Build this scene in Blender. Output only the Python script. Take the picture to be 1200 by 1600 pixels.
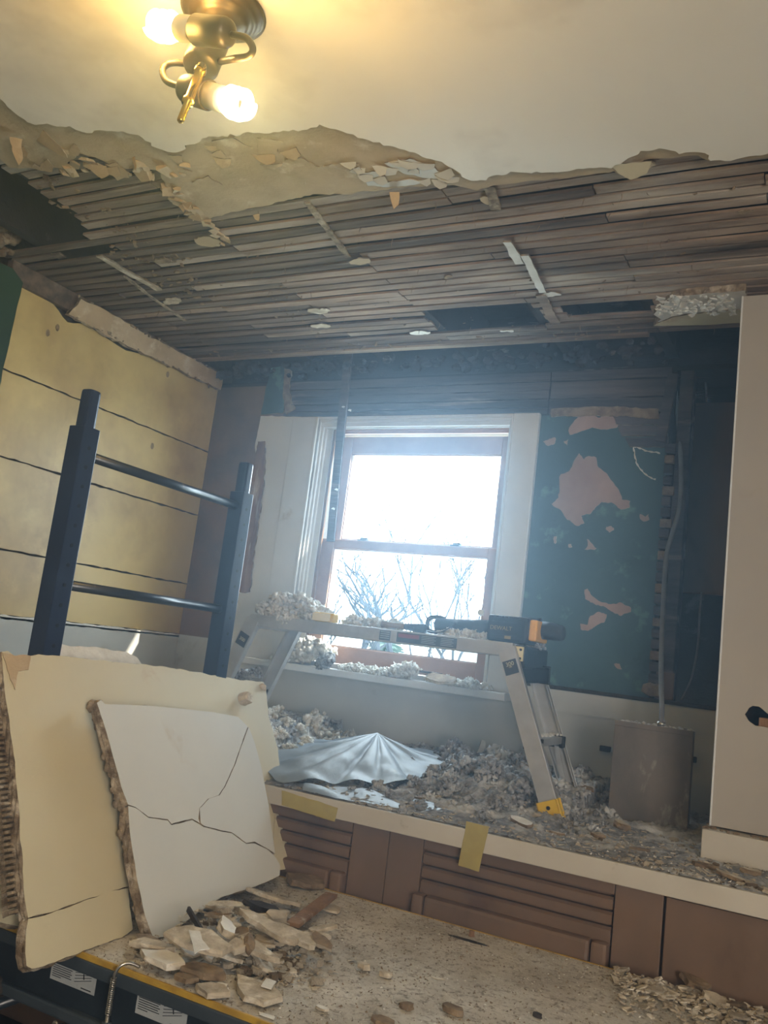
import bpy, bmesh, math, random
import numpy as np
from mathutils import Vector, Matrix, noise, Euler, geometry

for o in list(bpy.data.objects): bpy.data.objects.remove(o)
SC = bpy.context.scene
COL = SC.collection

# ------------------------------------------------------------------ camera
F = 1355.783
M = Matrix(((0.88424, 0.45071, 0.12229), (0.03640, 0.19439, -0.98025), (-0.46559, 0.87121, 0.15548)))
import_rows = [Vector(r) for r in M]
fw = import_rows[2].normalized()
rt = (import_rows[0] - fw * import_rows[0].dot(fw)).normalized()
dn = fw.cross(rt).normalized()
EYE = Vector((0, 0, 1.4))
cam_d = bpy.data.cameras.new('camera'); cam = bpy.data.objects.new('camera', cam_d); COL.objects.link(cam)
cam.matrix_world = Matrix.Translation(EYE) @ Matrix((rt, -dn, -fw)).transposed().to_4x4()
cam_d.sensor_fit = 'VERTICAL'; cam_d.sensor_height = 36; cam_d.lens = F * 36 / 1600; cam_d.clip_start = .02
SC.camera = cam
SC.view_settings.view_transform = 'Standard'; SC.view_settings.look = 'None'
SC.view_settings.exposure = 0.75; SC.view_settings.gamma = 1.0; SC.view_settings.use_curve_mapping = False

# ------------------------------------------------------------------ light
def lin(c):
    return tuple(((x / 255) / 12.92 if x / 255 <= .04045 else (((x / 255) + .055) / 1.055) ** 2.4) for x in c)
W = bpy.data.worlds.new('sky'); SC.world = W; W.use_nodes = True
bg = W.node_tree.nodes['Background']; bg.inputs[0].default_value = (.80, .92, 1.0, 1); bg.inputs[1].default_value = 4.5
sun_d = bpy.data.lights.new('sun', 'SUN'); sun = bpy.data.objects.new('sun', sun_d); COL.objects.link(sun)
sun_d.energy = 9; sun_d.angle = .01; sun_d.color = (1, .95, .86)
sun.rotation_euler = Vector((-.80, -.306, -.57)).to_track_quat('-Z', 'Y').to_euler()
def area(name, loc, target, sx, sy, power, col):
    d = bpy.data.lights.new(name, 'AREA'); d.shape = 'RECTANGLE'; d.size = sx; d.size_y = sy; d.energy = power; d.color = col
    o = bpy.data.objects.new(name, d); COL.objects.link(o); o.location = loc
    o.rotation_euler = (Vector(target) - Vector(loc)).to_track_quat('-Z', 'Y').to_euler(); return o
area('room_daylight', (2.0, -1.0, 1.5), (-1.4, 1.6, 1.75), 1.5, 1.4, 82, (1, .975, .93))
area('window_daylight', (-1.65, 3.56, 1.95), (-1.65, 2.0, 1.2), .8, .95, 20, (.66, .84, 1))

# ------------------------------------------------------------------ picking points of the place
def ray(x, y): return (rt * ((x - 600) / F) + dn * ((y - 800) / F) + fw)
def onY(x, y, Y): d = ray(x, y); return EYE + d * ((Y - EYE.y) / d.y)
def onZ(x, y, Z): d = ray(x, y); return EYE + d * ((Z - EYE.z) / d.z)
def onX(x, y, X): d = ray(x, y); return EYE + d * ((X - EYE.x) / d.x)
def onP(x, y, p0, n): d = ray(x, y); return EYE + d * ((p0 - EYE).dot(n) / d.dot(n))

XL, YB, ZC, ZT, ZS = -2.83, 3.35, 2.68, 0.95, 0.708     # left wall, back wall, lath ceiling, sill counter, rack shelf

# ------------------------------------------------------------------ materials
def mat(name, c1, c2=None, scale=8, rough=.8, bump=0., bscale=None, stretch=(1, 1, 1), c3=None, s3=3, t3=.6, w3=.06,
        metal=0., detail=6, c4=None, s4=40, t4=.66, spec=.3, bdist=.01, contrast=.25, trans=0, sheen=0):
    m = bpy.data.materials.new(name); m.use_nodes = True
    N = m.node_tree.nodes; L = m.node_tree.links; b = N['Principled BSDF']
    b.inputs['Roughness'].default_value = rough; b.inputs['Metallic'].default_value = metal
    b.inputs['Specular IOR Level'].default_value = spec
    if trans: b.inputs['Transmission Weight'].default_value = trans
    tc = N.new('ShaderNodeTexCoord'); mp = N.new('ShaderNodeMapping'); mp.inputs['Scale'].default_value = stretch
    L.new(tc.outputs['Object'], mp.inputs['Vector'])
    def nz(s, d=detail):
        n = N.new('ShaderNodeTexNoise'); n.inputs['Scale'].default_value = s; n.inputs['Detail'].default_value = d
        n.inputs['Roughness'].default_value = .62
        L.new(mp.outputs[0], n.inputs['Vector']); return n.outputs['Fac']
    def rgb(c): return (*lin(c), 1)
    if c2:
        r = N.new('ShaderNodeValToRGB'); L.new(nz(scale), r.inputs[0])
        r.color_ramp.elements[0].position = .5 - contrast / 2 - .02; r.color_ramp.elements[1].position = .5 + contrast / 2
        r.color_ramp.elements[0].color = rgb(c1); r.color_ramp.elements[1].color = rgb(c2); out = r.outputs[0]
    else:
        r = N.new('ShaderNodeRGB'); r.outputs[0].default_value = rgb(c1); out = r.outputs[0]
    for c, s, t in ((c3, s3, t3), (c4, s4, t4)):
        if c:
            q = N.new('ShaderNodeMapRange'); q.inputs[1].default_value = t - w3; q.inputs[2].default_value = t + w3
            L.new(nz(s), q.inputs[0])
            mx = N.new('ShaderNodeMix'); mx.data_type = 'RGBA'; L.new(q.outputs[0], mx.inputs[0])
            L.new(out, mx.inputs[6]); mx.inputs[7].default_value = rgb(c); out = mx.outputs[2]
    L.new(out, b.inputs['Base Color'])
    if bump:
        bp = N.new('ShaderNodeBump'); bp.inputs['Strength'].default_value = bump; bp.inputs['Distance'].default_value = bdist
        L.new(nz(bscale or scale * 3), bp.inputs['Height']); L.new(bp.outputs[0], b.inputs['Normal'])
    return m
def emit(name, c, s):
    m = bpy.data.materials.new(name); m.use_nodes = True; b = m.node_tree.nodes['Principled BSDF']
    b.inputs['Base Color'].default_value = (*c, 1); b.inputs['Emission Color'].default_value = (*c, 1); b.inputs['Emission Strength'].default_value = s
    return m
K = {}
K['paint_ceiling'] = mat('white_ceiling_paint', (232, 226, 212), (226, 219, 204), 2.5, .6, .12, 9, c3=(196, 187, 172), s3=1.6, t3=.6, w3=.1)
K['torn_coat'] = mat('torn_brown_coat', (190, 170, 138), (168, 146, 114), 5, .85, .5, 26, c3=(206, 194, 170), s3=9, t3=.63)
K['edge_plaster'] = mat('broken_plaster', (168, 152, 128), (104, 88, 70), 34, .95, .9, 70, bdist=.012, c3=(196, 184, 164), s3=22, t3=.6)
K['lath'] = mat('sooty_lath', (164, 142, 122), (116, 96, 80), 7, .9, .5, 60, stretch=(.35, 2, 3), c3=(186, 174, 158), s3=2.2, t3=.57, w3=.08, c4=(64, 54, 46), s4=1.9, t4=.62)
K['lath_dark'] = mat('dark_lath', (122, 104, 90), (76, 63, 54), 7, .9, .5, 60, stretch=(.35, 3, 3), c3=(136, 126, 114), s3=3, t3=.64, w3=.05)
K['void'] = mat('soot_and_shade_timber', (44, 38, 36), (24, 21, 21), 5, .95, .6, 30, c3=(86, 82, 80), s3=9, t3=.66, w3=.04)  # sooty timber, also the painted shade behind the louvre slats
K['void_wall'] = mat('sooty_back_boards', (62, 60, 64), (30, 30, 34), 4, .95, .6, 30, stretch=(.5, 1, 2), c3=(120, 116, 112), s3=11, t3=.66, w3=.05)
K['board'] = mat('dark_weathered_board', (96, 86, 84), (54, 48, 50), 5, .85, .5, 30, stretch=(.3, 2, 3), c3=(138, 126, 116), s3=4, t3=.62, w3=.05)
K['yellow'] = mat('aged_yellow_wall', (204, 182, 124), (186, 162, 104), 1.5, .42, .12, 6, c3=(146, 116, 70), s3=1.7, t3=.57, w3=.12, c4=(214, 192, 132), s4=3, t4=.62, spec=.45)
K['seam'] = mat('dark_seam', (70, 58, 44), (36, 30, 26), 30, .95, .5)
K['dado'] = mat('pale_dado_paint', (186, 186, 178), (174, 174, 168), 3, .55, .15, 12, c3=(150, 146, 136), s3=5, t3=.68)
K['brownwall'] = mat('bare_brown_plaster', (122, 100, 78), (92, 78, 66), 3, .9, .3, 14, c3=(134, 98, 66), s3=2, t3=.6, w3=.1)
K['teal'] = mat('old_teal_paint', (66, 92, 96), (56, 80, 86), 3, .7, .3, 10, c3=(86, 118, 112), s3=8, t3=.62, w3=.03, c4=(50, 74, 78), s4=5, t4=.64)
K['peel'] = mat('pinkish_underpaint', (166, 142, 130), (152, 128, 118), 8, .8, .2, 20)
K['green'] = mat('dark_green_paint', (48, 72, 50), (38, 60, 44), 4, .5, .15, 12)
K['trim'] = mat('white_trim_paint', (206, 208, 206), (194, 196, 194), 4, .38, .08, 10, c3=(170, 166, 158), s3=9, t3=.7, spec=.5)
K['trimwood'] = mat('bare_trim_wood', (150, 116, 84), (112, 82, 58), 6, .8, .4, 30, stretch=(3, 3, .4), c3=(190, 180, 165), s3=9, t3=.64)
K['sashwood'] = mat('reddish_sash_wood', (168, 126, 96), (146, 108, 82), 6, .5, .2, 30, stretch=(1, 1, 1))
K['veiled_sash'] = mat('veiled_sash_wood', (158, 130, 118), (140, 112, 100), 6, .5, .1, 30)  # sash wood paled towards grey, the glare veil put into its colour
K['drywall'] = mat('drywall_paint', (168, 161, 149), (158, 151, 139), 2.4, .75, .1, 10, c3=(150, 138, 120), s3=6, t3=.7)
K['worktop'] = mat('cream_laminate', (186, 179, 164), (176, 169, 154), 5, .6, .1, 20, c3=(140, 122, 98), s3=14, t3=.7)
K['cabinet'] = mat('brown_cabinet_paint', (116, 92, 74), (98, 78, 62), 4, .5, .12, 24, stretch=(1, 1, .5), c3=(84, 60, 48), s3=4, t3=.64, spec=.4)
K['sheetA'] = mat('cream_painted_plaster', (198, 189, 159), (190, 180, 149), 2.2, .6, .12, 14, c3=(176, 152, 116), s3=4, t3=.68, w3=.05)
K['sheetB'] = mat('offwhite_plaster', (200, 199, 190), (192, 191, 182), 2.2, .62, .1, 14, c3=(178, 166, 146), s3=4, t3=.7, w3=.05)
K['navy'] = mat('navy_powder_coat', (34, 48, 74), (28, 40, 64), 9, .35, .05, 60, spec=.5, c3=(60, 72, 92), s3=30, t3=.72)
K['navybar'] = mat('black_steel_tube', (46, 52, 60), (34, 40, 48), 9, .3, .05, 60, spec=.6, c3=(110, 108, 104), s3=20, t3=.68)
K['beam'] = mat('slate_steel_beam', (62, 70, 76), (50, 58, 64), 8, .45, .1, 40, spec=.4)
K['beamdark'] = mat('dark_steel', (36, 44, 50), (28, 34, 40), 8, .5, .1, 40)
K['yedge'] = mat('yellow_shelf_edge', (186, 150, 58), (160, 126, 50), 20, .6, .2, 50, c3=(120, 98, 60), s3=30, t3=.66)
K['shelf'] = mat('dusty_particle_board', (202, 199, 189), (170, 162, 148), 7, .95, .6, 120, c3=(214, 208, 196), s3=4, t3=.55, w3=.12, c4=(96, 78, 58), s4=70, t4=.63)
K['plaster'] = mat('plaster_chunk', (202, 190, 168), (160, 146, 124), 22, .95, .7, 60, c3=(222, 214, 198), s3=16, t3=.6)
K['plasterw'] = mat('white_plaster_chip', (224, 222, 214), (204, 200, 190), 18, .8, .3, 50)
K['plasterb'] = mat('brown_plaster_chunk', (150, 130, 104), (110, 92, 72), 24, .95, .8, 60)
K['grey_chip'] = mat('charred_chip', (74, 68, 62), (48, 44, 42), 20, .95, .6, 60)
K['insul'] = mat('grey_insulation', (226, 224, 214), (192, 188, 178), 60, 1, .6, 160, bdist=.004, c3=(160, 154, 144), s3=14, t3=.62, w3=.08)
K['insuld'] = mat('dirty_insulation', (164, 164, 164), (112, 112, 112), 60, 1, .6, 160, bdist=.004, c3=(196, 194, 188), s3=9, t3=.55, w3=.08)
K['poly'] = mat('milky_plastic_film', (148, 160, 170), (132, 146, 158), 3, .5, .25, 14, spec=.4, trans=.2)
K['alu'] = mat('brushed_aluminium', (196, 196, 194), (178, 178, 176), 12, .42, .08, 50, stretch=(1, 1, 1), metal=.55, spec=.5)
K['black'] = mat('black_plastic', (30, 32, 36), (22, 24, 28), 12, .45, .15, 60)
K['toolblack'] = mat('dusty_black_plastic', (52, 56, 60), (36, 40, 44), 12, .6, .2, 60, c3=(110, 110, 106), s3=26, t3=.64)
K['toolyellow'] = mat('yellow_tool_plastic', (226, 168, 40), (214, 156, 36), 10, .45)
K['capyellow'] = mat('yellow_foot_cap', (222, 186, 50), (208, 170, 44), 10, .5)
K['creamplate'] = mat('cream_plate', (216, 204, 160))
K['tape'] = mat('yellow_masking_tape', (190, 174, 104), (174, 158, 92), 14, .55, .2, 40)
_t = K['tape'].node_tree.nodes['Principled BSDF']; _t.inputs['Alpha'].default_value = .68
K['sticker'] = mat('pale_sticker', (176, 180, 178), (160, 164, 164), 10, .5)
K['ink'] = mat('sticker_ink', (52, 50, 52))
K['redink'] = mat('dark_red_ink', (92, 40, 40))
K['redlab'] = mat('muted_red_label', (130, 70, 74))
K['inklight'] = mat('pale_lettering', (200, 196, 170))
K['inktool'] = mat('worn_tan_lettering', (150, 128, 84))
K['metalbox'] = mat('dull_grey_metal', (120, 112, 104), (96, 90, 84), 4, .5, .2, 12, stretch=(1.6, 1, .8), metal=.35, c3=(182, 178, 170), s3=4.5, t3=.64, w3=.05)
K['cable'] = mat('grey_cable', (128, 130, 134), (110, 112, 116), 14, .6)
K['chrome'] = mat('dull_chrome', (190, 186, 176), (150, 146, 138), 14, .28, metal=.9)
K['nickel'] = mat('brushed_bronze_fitting', (96, 80, 62), (78, 65, 50), 10, .42, metal=.6, spec=.4)
K['brass'] = mat('polished_brass', (214, 176, 84), (196, 156, 66), 10, .22, metal=1)
K['socket'] = mat('cream_lamp_socket', (206, 192, 160))
K['bulb'] = emit('lit_spiral_tube', (1.0, .86, .58), 9)
K['bark'] = mat('grey_bark', (54, 62, 72), (42, 50, 60), 3, .9)
K['barkw'] = mat('pale_twig', (196, 200, 200), (170, 176, 178), 3, .9)
K['fir'] = mat('blue_green_needles', (92, 116, 104), (72, 96, 90), 3, .9)
K['snowy'] = mat('pale_ground', (190, 204, 190), (160, 184, 160), .6, .9)
K['siding'] = mat('pale_siding', (214, 216, 218), (200, 204, 208), 1, .8)
K['roofing'] = mat('grey_roof', (130, 134, 142), (112, 116, 126), 1, .9)
K['floor'] = mat('dark_floor_boards', (52, 42, 34), (38, 31, 26), 3, .7, .2, stretch=(1, .2, 1))
def glass_mat():
    m = bpy.data.materials.new('window_glass'); m.use_nodes = True; N = m.node_tree.nodes; L = m.node_tree.links
    for n in list(N): N.remove(n)
    o = N.new('ShaderNodeOutputMaterial'); a = N.new('ShaderNodeBsdfTransparent'); g = N.new('ShaderNodeBsdfGlossy'); x = N.new('ShaderNodeMixShader')
    a.inputs[0].default_value = (.96, .98, .98, 1); g.inputs['Roughness'].default_value = .03; x.inputs[0].default_value = .06
    L.new(a.outputs[0], x.inputs[1]); L.new(g.outputs[0], x.inputs[2]); L.new(x.outputs[0], o.inputs[0]); return m
K['glass'] = glass_mat()

# ------------------------------------------------------------------ helpers
def obj(name, bm, m, parent=None, smooth=False, kind=None, recalc=True):
    if recalc: bmesh.ops.recalc_face_normals(bm, faces=bm.faces)
    me = bpy.data.meshes.new(name); bm.to_mesh(me); bm.free()
    for k in (m if isinstance(m, (list, tuple)) else [m]): me.materials.append(K[k])
    if smooth:
        for p in me.polygons: p.use_smooth = True
    o = bpy.data.objects.new(name, me); COL.objects.link(o)
    if parent: adopt(o, parent)
    if kind: o['kind'] = kind
    return o
def adopt(o, parent):
    o.parent = parent
    if parent.type == 'EMPTY': o.matrix_parent_inverse = Matrix.Translation(parent.location).inverted()
def tag(o, label, cat, group=None, kind=None):
    o['label'] = label; o['category'] = cat
    if group: o['group'] = group
    if kind: o['kind'] = kind
    return o
def thing(name, label, cat, loc=(0, 0, 0), group=None):
    o = bpy.data.objects.new(name, None); COL.objects.link(o); o.location = loc; o.empty_display_size = .05
    return tag(o, label, cat, group)
def struct(name, bm, m, parent=None, smooth=False): return obj(name, bm, m, parent, smooth, None if parent else 'structure')
def nb(): return bmesh.new()
def box(bm, x0, x1, y0, y1, z0, z1, bevel=0):
    g = bmesh.ops.create_cube(bm, size=1)['verts']
    for v in g:
        v.co = Vector(((x0 + x1) / 2 + v.co.x * (x1 - x0), (y0 + y1) / 2 + v.co.y * (y1 - y0), (z0 + z1) / 2 + v.co.z * (z1 - z0)))
    if bevel:
        es = list({e for v in g for e in v.link_edges})
        bmesh.ops.bevel(bm, geom=es, offset=bevel, segments=2, affect='EDGES', profile=.6)
    return g
def obox(bm, c, ax, ay, az, sx, sy, sz, bevel=0):
    """box of size sx,sy,sz centred at c with axes ax, ay, az"""
    g = bmesh.ops.create_cube(bm, size=1)['verts']
    for v in g: v.co = Vector(c) + ax * (v.co.x * sx) + ay * (v.co.y * sy) + az * (v.co.z * sz)
    if bevel:
        es = list({e for v in g for e in v.link_edges})
        bmesh.ops.bevel(bm, geom=es, offset=bevel, segments=2, affect='EDGES', profile=.6)
    return g
def beam(bm, a, b, w, h, side=Vector((1, 0, 0)), bevel=0, ext=0):
    a = Vector(a); b = Vector(b); d = (b - a); L = d.length; d.normalize()
    s = (side - d * side.dot(d)).normalized(); t = d.cross(s)
    return obox(bm, (a + b) / 2, s, t, d, w, h, L + ext, bevel)
def tube(bm, pts, r, n=10, cap=True):
    pts = [Vector(p) for p in pts]; rs = r if isinstance(r, (list, tuple)) else [r] * len(pts)
    rings = []; up = None
    for i, p in enumerate(pts):
        d = (pts[min(i + 1, len(pts) - 1)] - pts[max(i - 1, 0)]).normalized()
        if up is None: up = d.orthogonal().normalized()
        up = (up - d * up.dot(d)).normalized(); sd = d.cross(up)
        rings.append([bm.verts.new(p + (up * math.cos(2 * math.pi * k / n) + sd * math.sin(2 * math.pi * k / n)) * rs[i]) for k in range(n)])
    for a, b in zip(rings, rings[1:]):
        for k in range(n): bm.faces.new((a[k], a[(k + 1) % n], b[(k + 1) % n], b[k]))
    if cap:
        bm.faces.new(list(reversed(rings[0]))); bm.faces.new(rings[-1])
def spline(pts, n=8):
    pts = [Vector(p) for p in pts]; out = []
    for i in range(len(pts) - 1):
        p0 = pts[max(i - 1, 0)]; p1 = pts[i]; p2 = pts[i + 1]; p3 = pts[min(i + 2, len(pts) - 1)]
        for k in range(n):
            t = k / n
            out.append(.5 * ((2 * p1) + (p2 - p0) * t + (2 * p0 - 5 * p1 + 4 * p2 - p3) * t * t + (3 * p1 - p0 - 3 * p2 + p3) * t ** 3))
    out.append(pts[-1]); return out
def jag(pts, step, amp, seed, closed=True, skip=()):
    """resample a 2D outline with torn-edge noise; edges whose index is in skip stay straight"""
    out = []; n = len(pts); rnd = random.Random(seed)
    for i in range(n if closed else n - 1):
        a = Vector(pts[i]); b = Vector(pts[(i + 1) % n]); d = b - a; L = d.length
        if L < 1e-6: continue
        k = 1 if i in skip else max(1, int(L / step)); nrm = Vector((-d.y, d.x)) / L
        for j in range(k):
            p = a + d * (j / k)
            if i not in skip or (j == 0 and (i - 1) % n not in skip):
                if j or i not in skip:
                    q = (noise.noise(Vector((p.x * 23 + seed, p.y * 23, 0))) + .6 * noise.noise(Vector((p.x * 70, p.y * 70 + seed, 3)))) * amp
                    p = p + nrm * (q + rnd.uniform(-.25, .25) * amp)
            out.append(p)
    if not closed: out.append(Vector(pts[-1]))
    return out
def slab(bm, pts, fr, thick, layers=3, rough=0., seed=0, edge_mat=1):
    """extrude a 2D outline by thick along frame fr=(origin, U, V, N) into -N with a rough broken edge"""
    O, U, V, Nn = fr; n = len(pts)
    cen = sum((Vector(p) for p in pts), Vector((0, 0))) / n
    rings = []
    for l in range(layers + 1):
        t = l / layers; ring = []
        for i, p in enumerate(pts):
            p = Vector(p); a = Vector(pts[i - 1]); b = Vector(pts[(i + 1) % n]); d = (b - a)
            nr = Vector((d.y, -d.x)).normalized() if d.length > 0 else Vector((0, 0))
            r = 0
            if 0 < l: r = rough * (noise.noise(Vector((p.x * 40, p.y * 40, l * 3.1 + seed))) * .9 + .15)
            q = p + nr * r
            ring.append(bm.verts.new(O + U * q.x + V * q.y - Nn * (thick * t)))
        rings.append(ring)
    P2 = [Vector(p) for p in pts]
    def inside(q):
        c = False; j = n - 1
        for i in range(n):
            a, b_ = P2[i], P2[j]
            if (a.y > q.y) != (b_.y > q.y) and q.x < (b_.x - a.x) * (q.y - a.y) / (b_.y - a.y) + a.x: c = not c
            j = i
        return c
    v2, _e, f2, ov, _oe, _of = geometry.delaunay_2d_cdt(P2, [(i, (i + 1) % n) for i in range(n)], [], 0, 1e-7)
    tris = [f for f in f2 if inside((v2[f[0]] + v2[f[1]] + v2[f[2]]) / 3)]
    def cap(ring, mi):
        mp = {}
        w0 = (ring[0].co - O).dot(Nn)
        def gv(i):
            if i not in mp: mp[i] = ring[ov[i][0]] if ov[i] else bm.verts.new(O + U * v2[i].x + V * v2[i].y + Nn * w0)
            return mp[i]
        for f in tris:
            t = [gv(i) for i in f]
            if len(set(t)) == 3:
                try: bm.faces.new(t).material_index = mi
                except ValueError: pass
    cap(rings[0], 0)
    for a, b in zip(rings, rings[1:]):
        for i in range(n):
            f = bm.faces.new((a[i], b[i], b[(i + 1) % n], a[(i + 1) % n])); f.material_index = edge_mat
    cap(rings[-1], edge_mat)
XY = (Vector((0, 0, 0)), Vector((1, 0, 0)), Vector((0, 1, 0)), Vector((0, 0, 1)))
def ccw(pts):
    a = sum(pts[i - 1][0] * pts[i][1] - pts[i][0] * pts[i - 1][1] for i in range(len(pts)))
    return list(pts) if a > 0 else list(reversed(pts))
def text(name, s, size, O, U, V, m, parent, depth=.0006):
    c = bpy.data.curves.new(name, 'FONT'); c.body = s; c.size = size; c.extrude = depth; c.align_x = 'CENTER'; c.align_y = 'CENTER'
    t = bpy.data.objects.new(name, c); COL.objects.link(t)
    me = bpy.data.meshes.new_from_object(t); bpy.data.objects.remove(t)
    Nn = U.cross(V).normalized()
    me.transform(Matrix((U, V, Nn)).transposed().to_4x4()); me.transform(Matrix.Translation(O))
    me.materials.clear(); me.materials.append(K[m])
    o = bpy.data.objects.new(name, me); COL.objects.link(o); adopt(o, parent); return o
def chunk_bm(sx, sy, sz, seed, rough=.12, n=None):
    """a broken slab piece: irregular outline, thickness, chipped edges; base at z 0"""
    r = random.Random(seed); n = n or r.randint(5, 9); bm = nb(); pts = []
    for i in range(n):
        a = 2 * math.pi * (i + r.uniform(-.3, .3)) / n; k = r.uniform(.68, 1.05)
        pts.append((math.cos(a) * sx * .5 * k, math.sin(a) * sy * .5 * k))
    pts = jag(pts, max(sx, sy) / 7, max(sx, sy) * .03, seed)
    slab(bm, pts, (Vector((0, 0, sz)), XY[1], XY[2], XY[3]), sz, 2, sz * .45, seed, 1)
    for v in bm.verts: v.co += Vector((0, 0, 1)) * noise.noise(v.co * 30 + Vector((seed, 0, 0))) * sz * .25
    for v in bm.verts: v.co.z = max(v.co.z, 0)
    return bm
def fluff(bm, c, r, seed, sub=4, flat=.8, base=None):
    g = bmesh.ops.create_icosphere(bm, subdivisions=sub, radius=1)['verts']; s = Vector((seed * 1.7, seed * .9, seed * 2.3))
    for v in g:
        d = v.co.normalized(); p = d * r
        k = 1 + .35 * noise.noise(p * (.9 / r) + s)
        q = p + s
        f = noise.voronoi(q / (r * .34))[0][0]; f2 = noise.voronoi(q / (r * .15))[0][0]
        k += .30 * (.5 - f) + .16 * (.5 - f2) + .13 * noise.noise(q * 260)
        p = d * (r * k); p.z *= flat; p = p + Vector(c)
        if base is not None and p.z < base: p.z = base + .0005
        v.co = p
TX = {}
def tex(nm, kind, sc, depth=2):
    if nm not in TX:
        t = bpy.data.textures.new(nm, kind); t.noise_scale = sc
        if kind == 'CLOUDS': t.noise_depth = depth; t.noise_basis = 'ORIGINAL_PERLIN'
        TX[nm] = t
    return TX[nm]
def fuzz(o, vox=.0045, a=.020, b_=.009, c=.004):
    if vox:
        m = o.modifiers.new('join', 'REMESH'); m.mode = 'VOXEL'; m.voxel_size = vox; m.use_smooth_shade = True
    for nm, kind, sc, st in (('lump', 'CLOUDS', .028, a), ('tuft', 'VORONOI', .010, -b_), ('fibre', 'CLOUDS', .006, c * 1.6)):
        m = o.modifiers.new(nm, 'DISPLACE'); m.texture = tex(nm, kind, sc); m.strength = st; m.mid_level = .5; m.texture_coords = 'LOCAL'
    return o
def crumb(bm, p, s, flat=.5, seed=0):
    r_ = random.Random(seed * 7 + int(p[0] * 1e4)); e = Euler((r_.uniform(-.4, .4), r_.uniform(-.4, .4), r_.uniform(0, 6.3))).to_matrix()
    g = bmesh.ops.create_cube(bm, size=1.5)['verts']; sx, sy = r_.uniform(.6, 1.7), r_.uniform(.45, 1)
    for v in g: v.co = Vector(p) + e @ Vector((v.co.x * sx * r_.uniform(.4, 1.2), v.co.y * sy * r_.uniform(.4, 1.2), v.co.z * flat * r_.uniform(.3, 1.2))) * s
_tv = []
def _variants():
    rj = random.Random(8)
    for k in range(14):
        bm = bmesh.new(); g = bmesh.ops.create_icosphere(bm, subdivisions=2, radius=1)['verts']; s = Vector((k * 7.3, k * 3.1, -k * 5.7))
        for v in g:
            d = v.co.normalized(); r = 1 + .55 * noise.noise(d * 1.6 + s) + .75 * noise.noise(d * 4.5 + s) + .35 * noise.noise(d * 9 + s)
            v.co = d * max(.2, r) * rj.uniform(.55, 1.4)
        bm.verts.ensure_lookup_table(); bm.faces.ensure_lookup_table()
        _tv.append((np.array([v.co[:] for v in bm.verts]), np.array([[v.index for v in f.verts] for f in bm.faces]))); bm.free()
def tufts(name, items, m, parent=None):
    """items: list of (centre, radius); one fluffy mesh of ragged tufts"""
    if not _tv: _variants()
    rg = np.random.default_rng(len(items) * 7 + 3); V_ = []; F_ = []; off = 0
    for c, r in items:
        v, f = _tv[rg.integers(14)]; q, _r = np.linalg.qr(rg.normal(size=(3, 3))); w = (v * rg.uniform(.75, 1.3, 3)) @ q * r + np.array(c[:])
        V_.append(w); F_.append(f + off); off += len(v)
    V_ = np.concatenate(V_).astype(np.float32); F_ = np.concatenate(F_)
    me = bpy.data.meshes.new(name); me.vertices.add(len(V_)); me.vertices.foreach_set('co', V_.ravel())
    me.loops.add(F_.size); me.loops.foreach_set('vertex_index', F_.ravel().astype(np.int32)); me.polygons.add(len(F_))
    me.polygons.foreach_set('loop_start', np.arange(0, F_.size, 3, dtype=np.int32)); me.update(calc_edges=True); me.validate()
    me.materials.append(K[m]); o = bpy.data.objects.new(name, me); COL.objects.link(o)
    if parent: adopt(o, parent)
    return o
def burst(spots, n=18, flat=.8, k0=.30, seed=0):
    rg = random.Random(len(spots) + seed); out = []
    for c, r, base in spots:
        for _ in range(n):
            d = Vector((rg.gauss(0, 1), rg.gauss(0, 1), rg.gauss(0, 1))).normalized() * r * rg.uniform(.35, .95); d.z *= flat
            p = Vector(c) + d; s_ = r * rg.uniform(k0 * .55, k0 * 1.15)
            if base is not None: p.z = max(p.z, base + s_ * .7)
            out.append((p, s_))
    return out
def pile(name, spots, m, label, cat, group=None, sub=4, parent=None):  # one countless fluffy mass
    o = tufts(name, burst(spots, 30, k0=.26), m, parent)
    if not parent: tag(o, label, cat, group, 'stuff')
    return o

# ================================================================== THE ROOM
# --- floor and far walls of the room behind the camera
b = nb(); box(b, XL - .15, 2.4, -2.8, 4.2, -.1, 0); struct('floor', b, 'floor')
b = nb(); box(b, 2.2, 2.35, -2.8, 4.2, 0, 3.1); struct('wall_right', b, 'drywall')
b = nb(); box(b, XL - .15, 2.2, -2.8, -2.65, 0, 3.1); struct('wall_front', b, 'drywall')

# --- left wall: yellow painted plaster panels with dark seams, pale dado below
SE = [1.352, 1.598, 1.942, 2.268, 2.56]
b = nb(); box(b, XL - .15, XL - .014, -2.65, 3.9, 0, 3.1); wl = struct('wall_left', b, 'seam')
fL = (Vector((XL, 0, 0)), Vector((0, 1, 0)), Vector((0, 0, 1)), Vector((1, 0, 0)))
for i in range(4):
    z0, z1 = SE[i] + .003, SE[i + 1] - .004
    if i == 3:
        top = [(3.35, 2.60), (3.1, 2.585), (2.9, 2.60), (2.7, 2.56), (2.45, 2.585), (2.36, 2.555), (2.28, 2.60), (2.16, 2.60), (2.10, 2.64), (2.06, 2.63)]
        pts = [(-2.65, z0), (3.35, z0)] + top + [(-2.65, 2.64)]
    else: pts = [(-2.65, z0), (3.35, z0), (3.35, z1), (-2.65, z1)]
    pts = jag(ccw(pts), .03, .004, i * 5 + 1)
    b = nb(); slab(b, pts, fL, .014, 1, 0, 0, 1); obj('plaster_panel', b, ['yellow', 'edge_plaster'], wl)
b = nb(); box(b, XL - .014, XL + .012, -2.65, 3.35, 0, 1.345); struct('dado', b, 'dado', wl)
b = nb()
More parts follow.
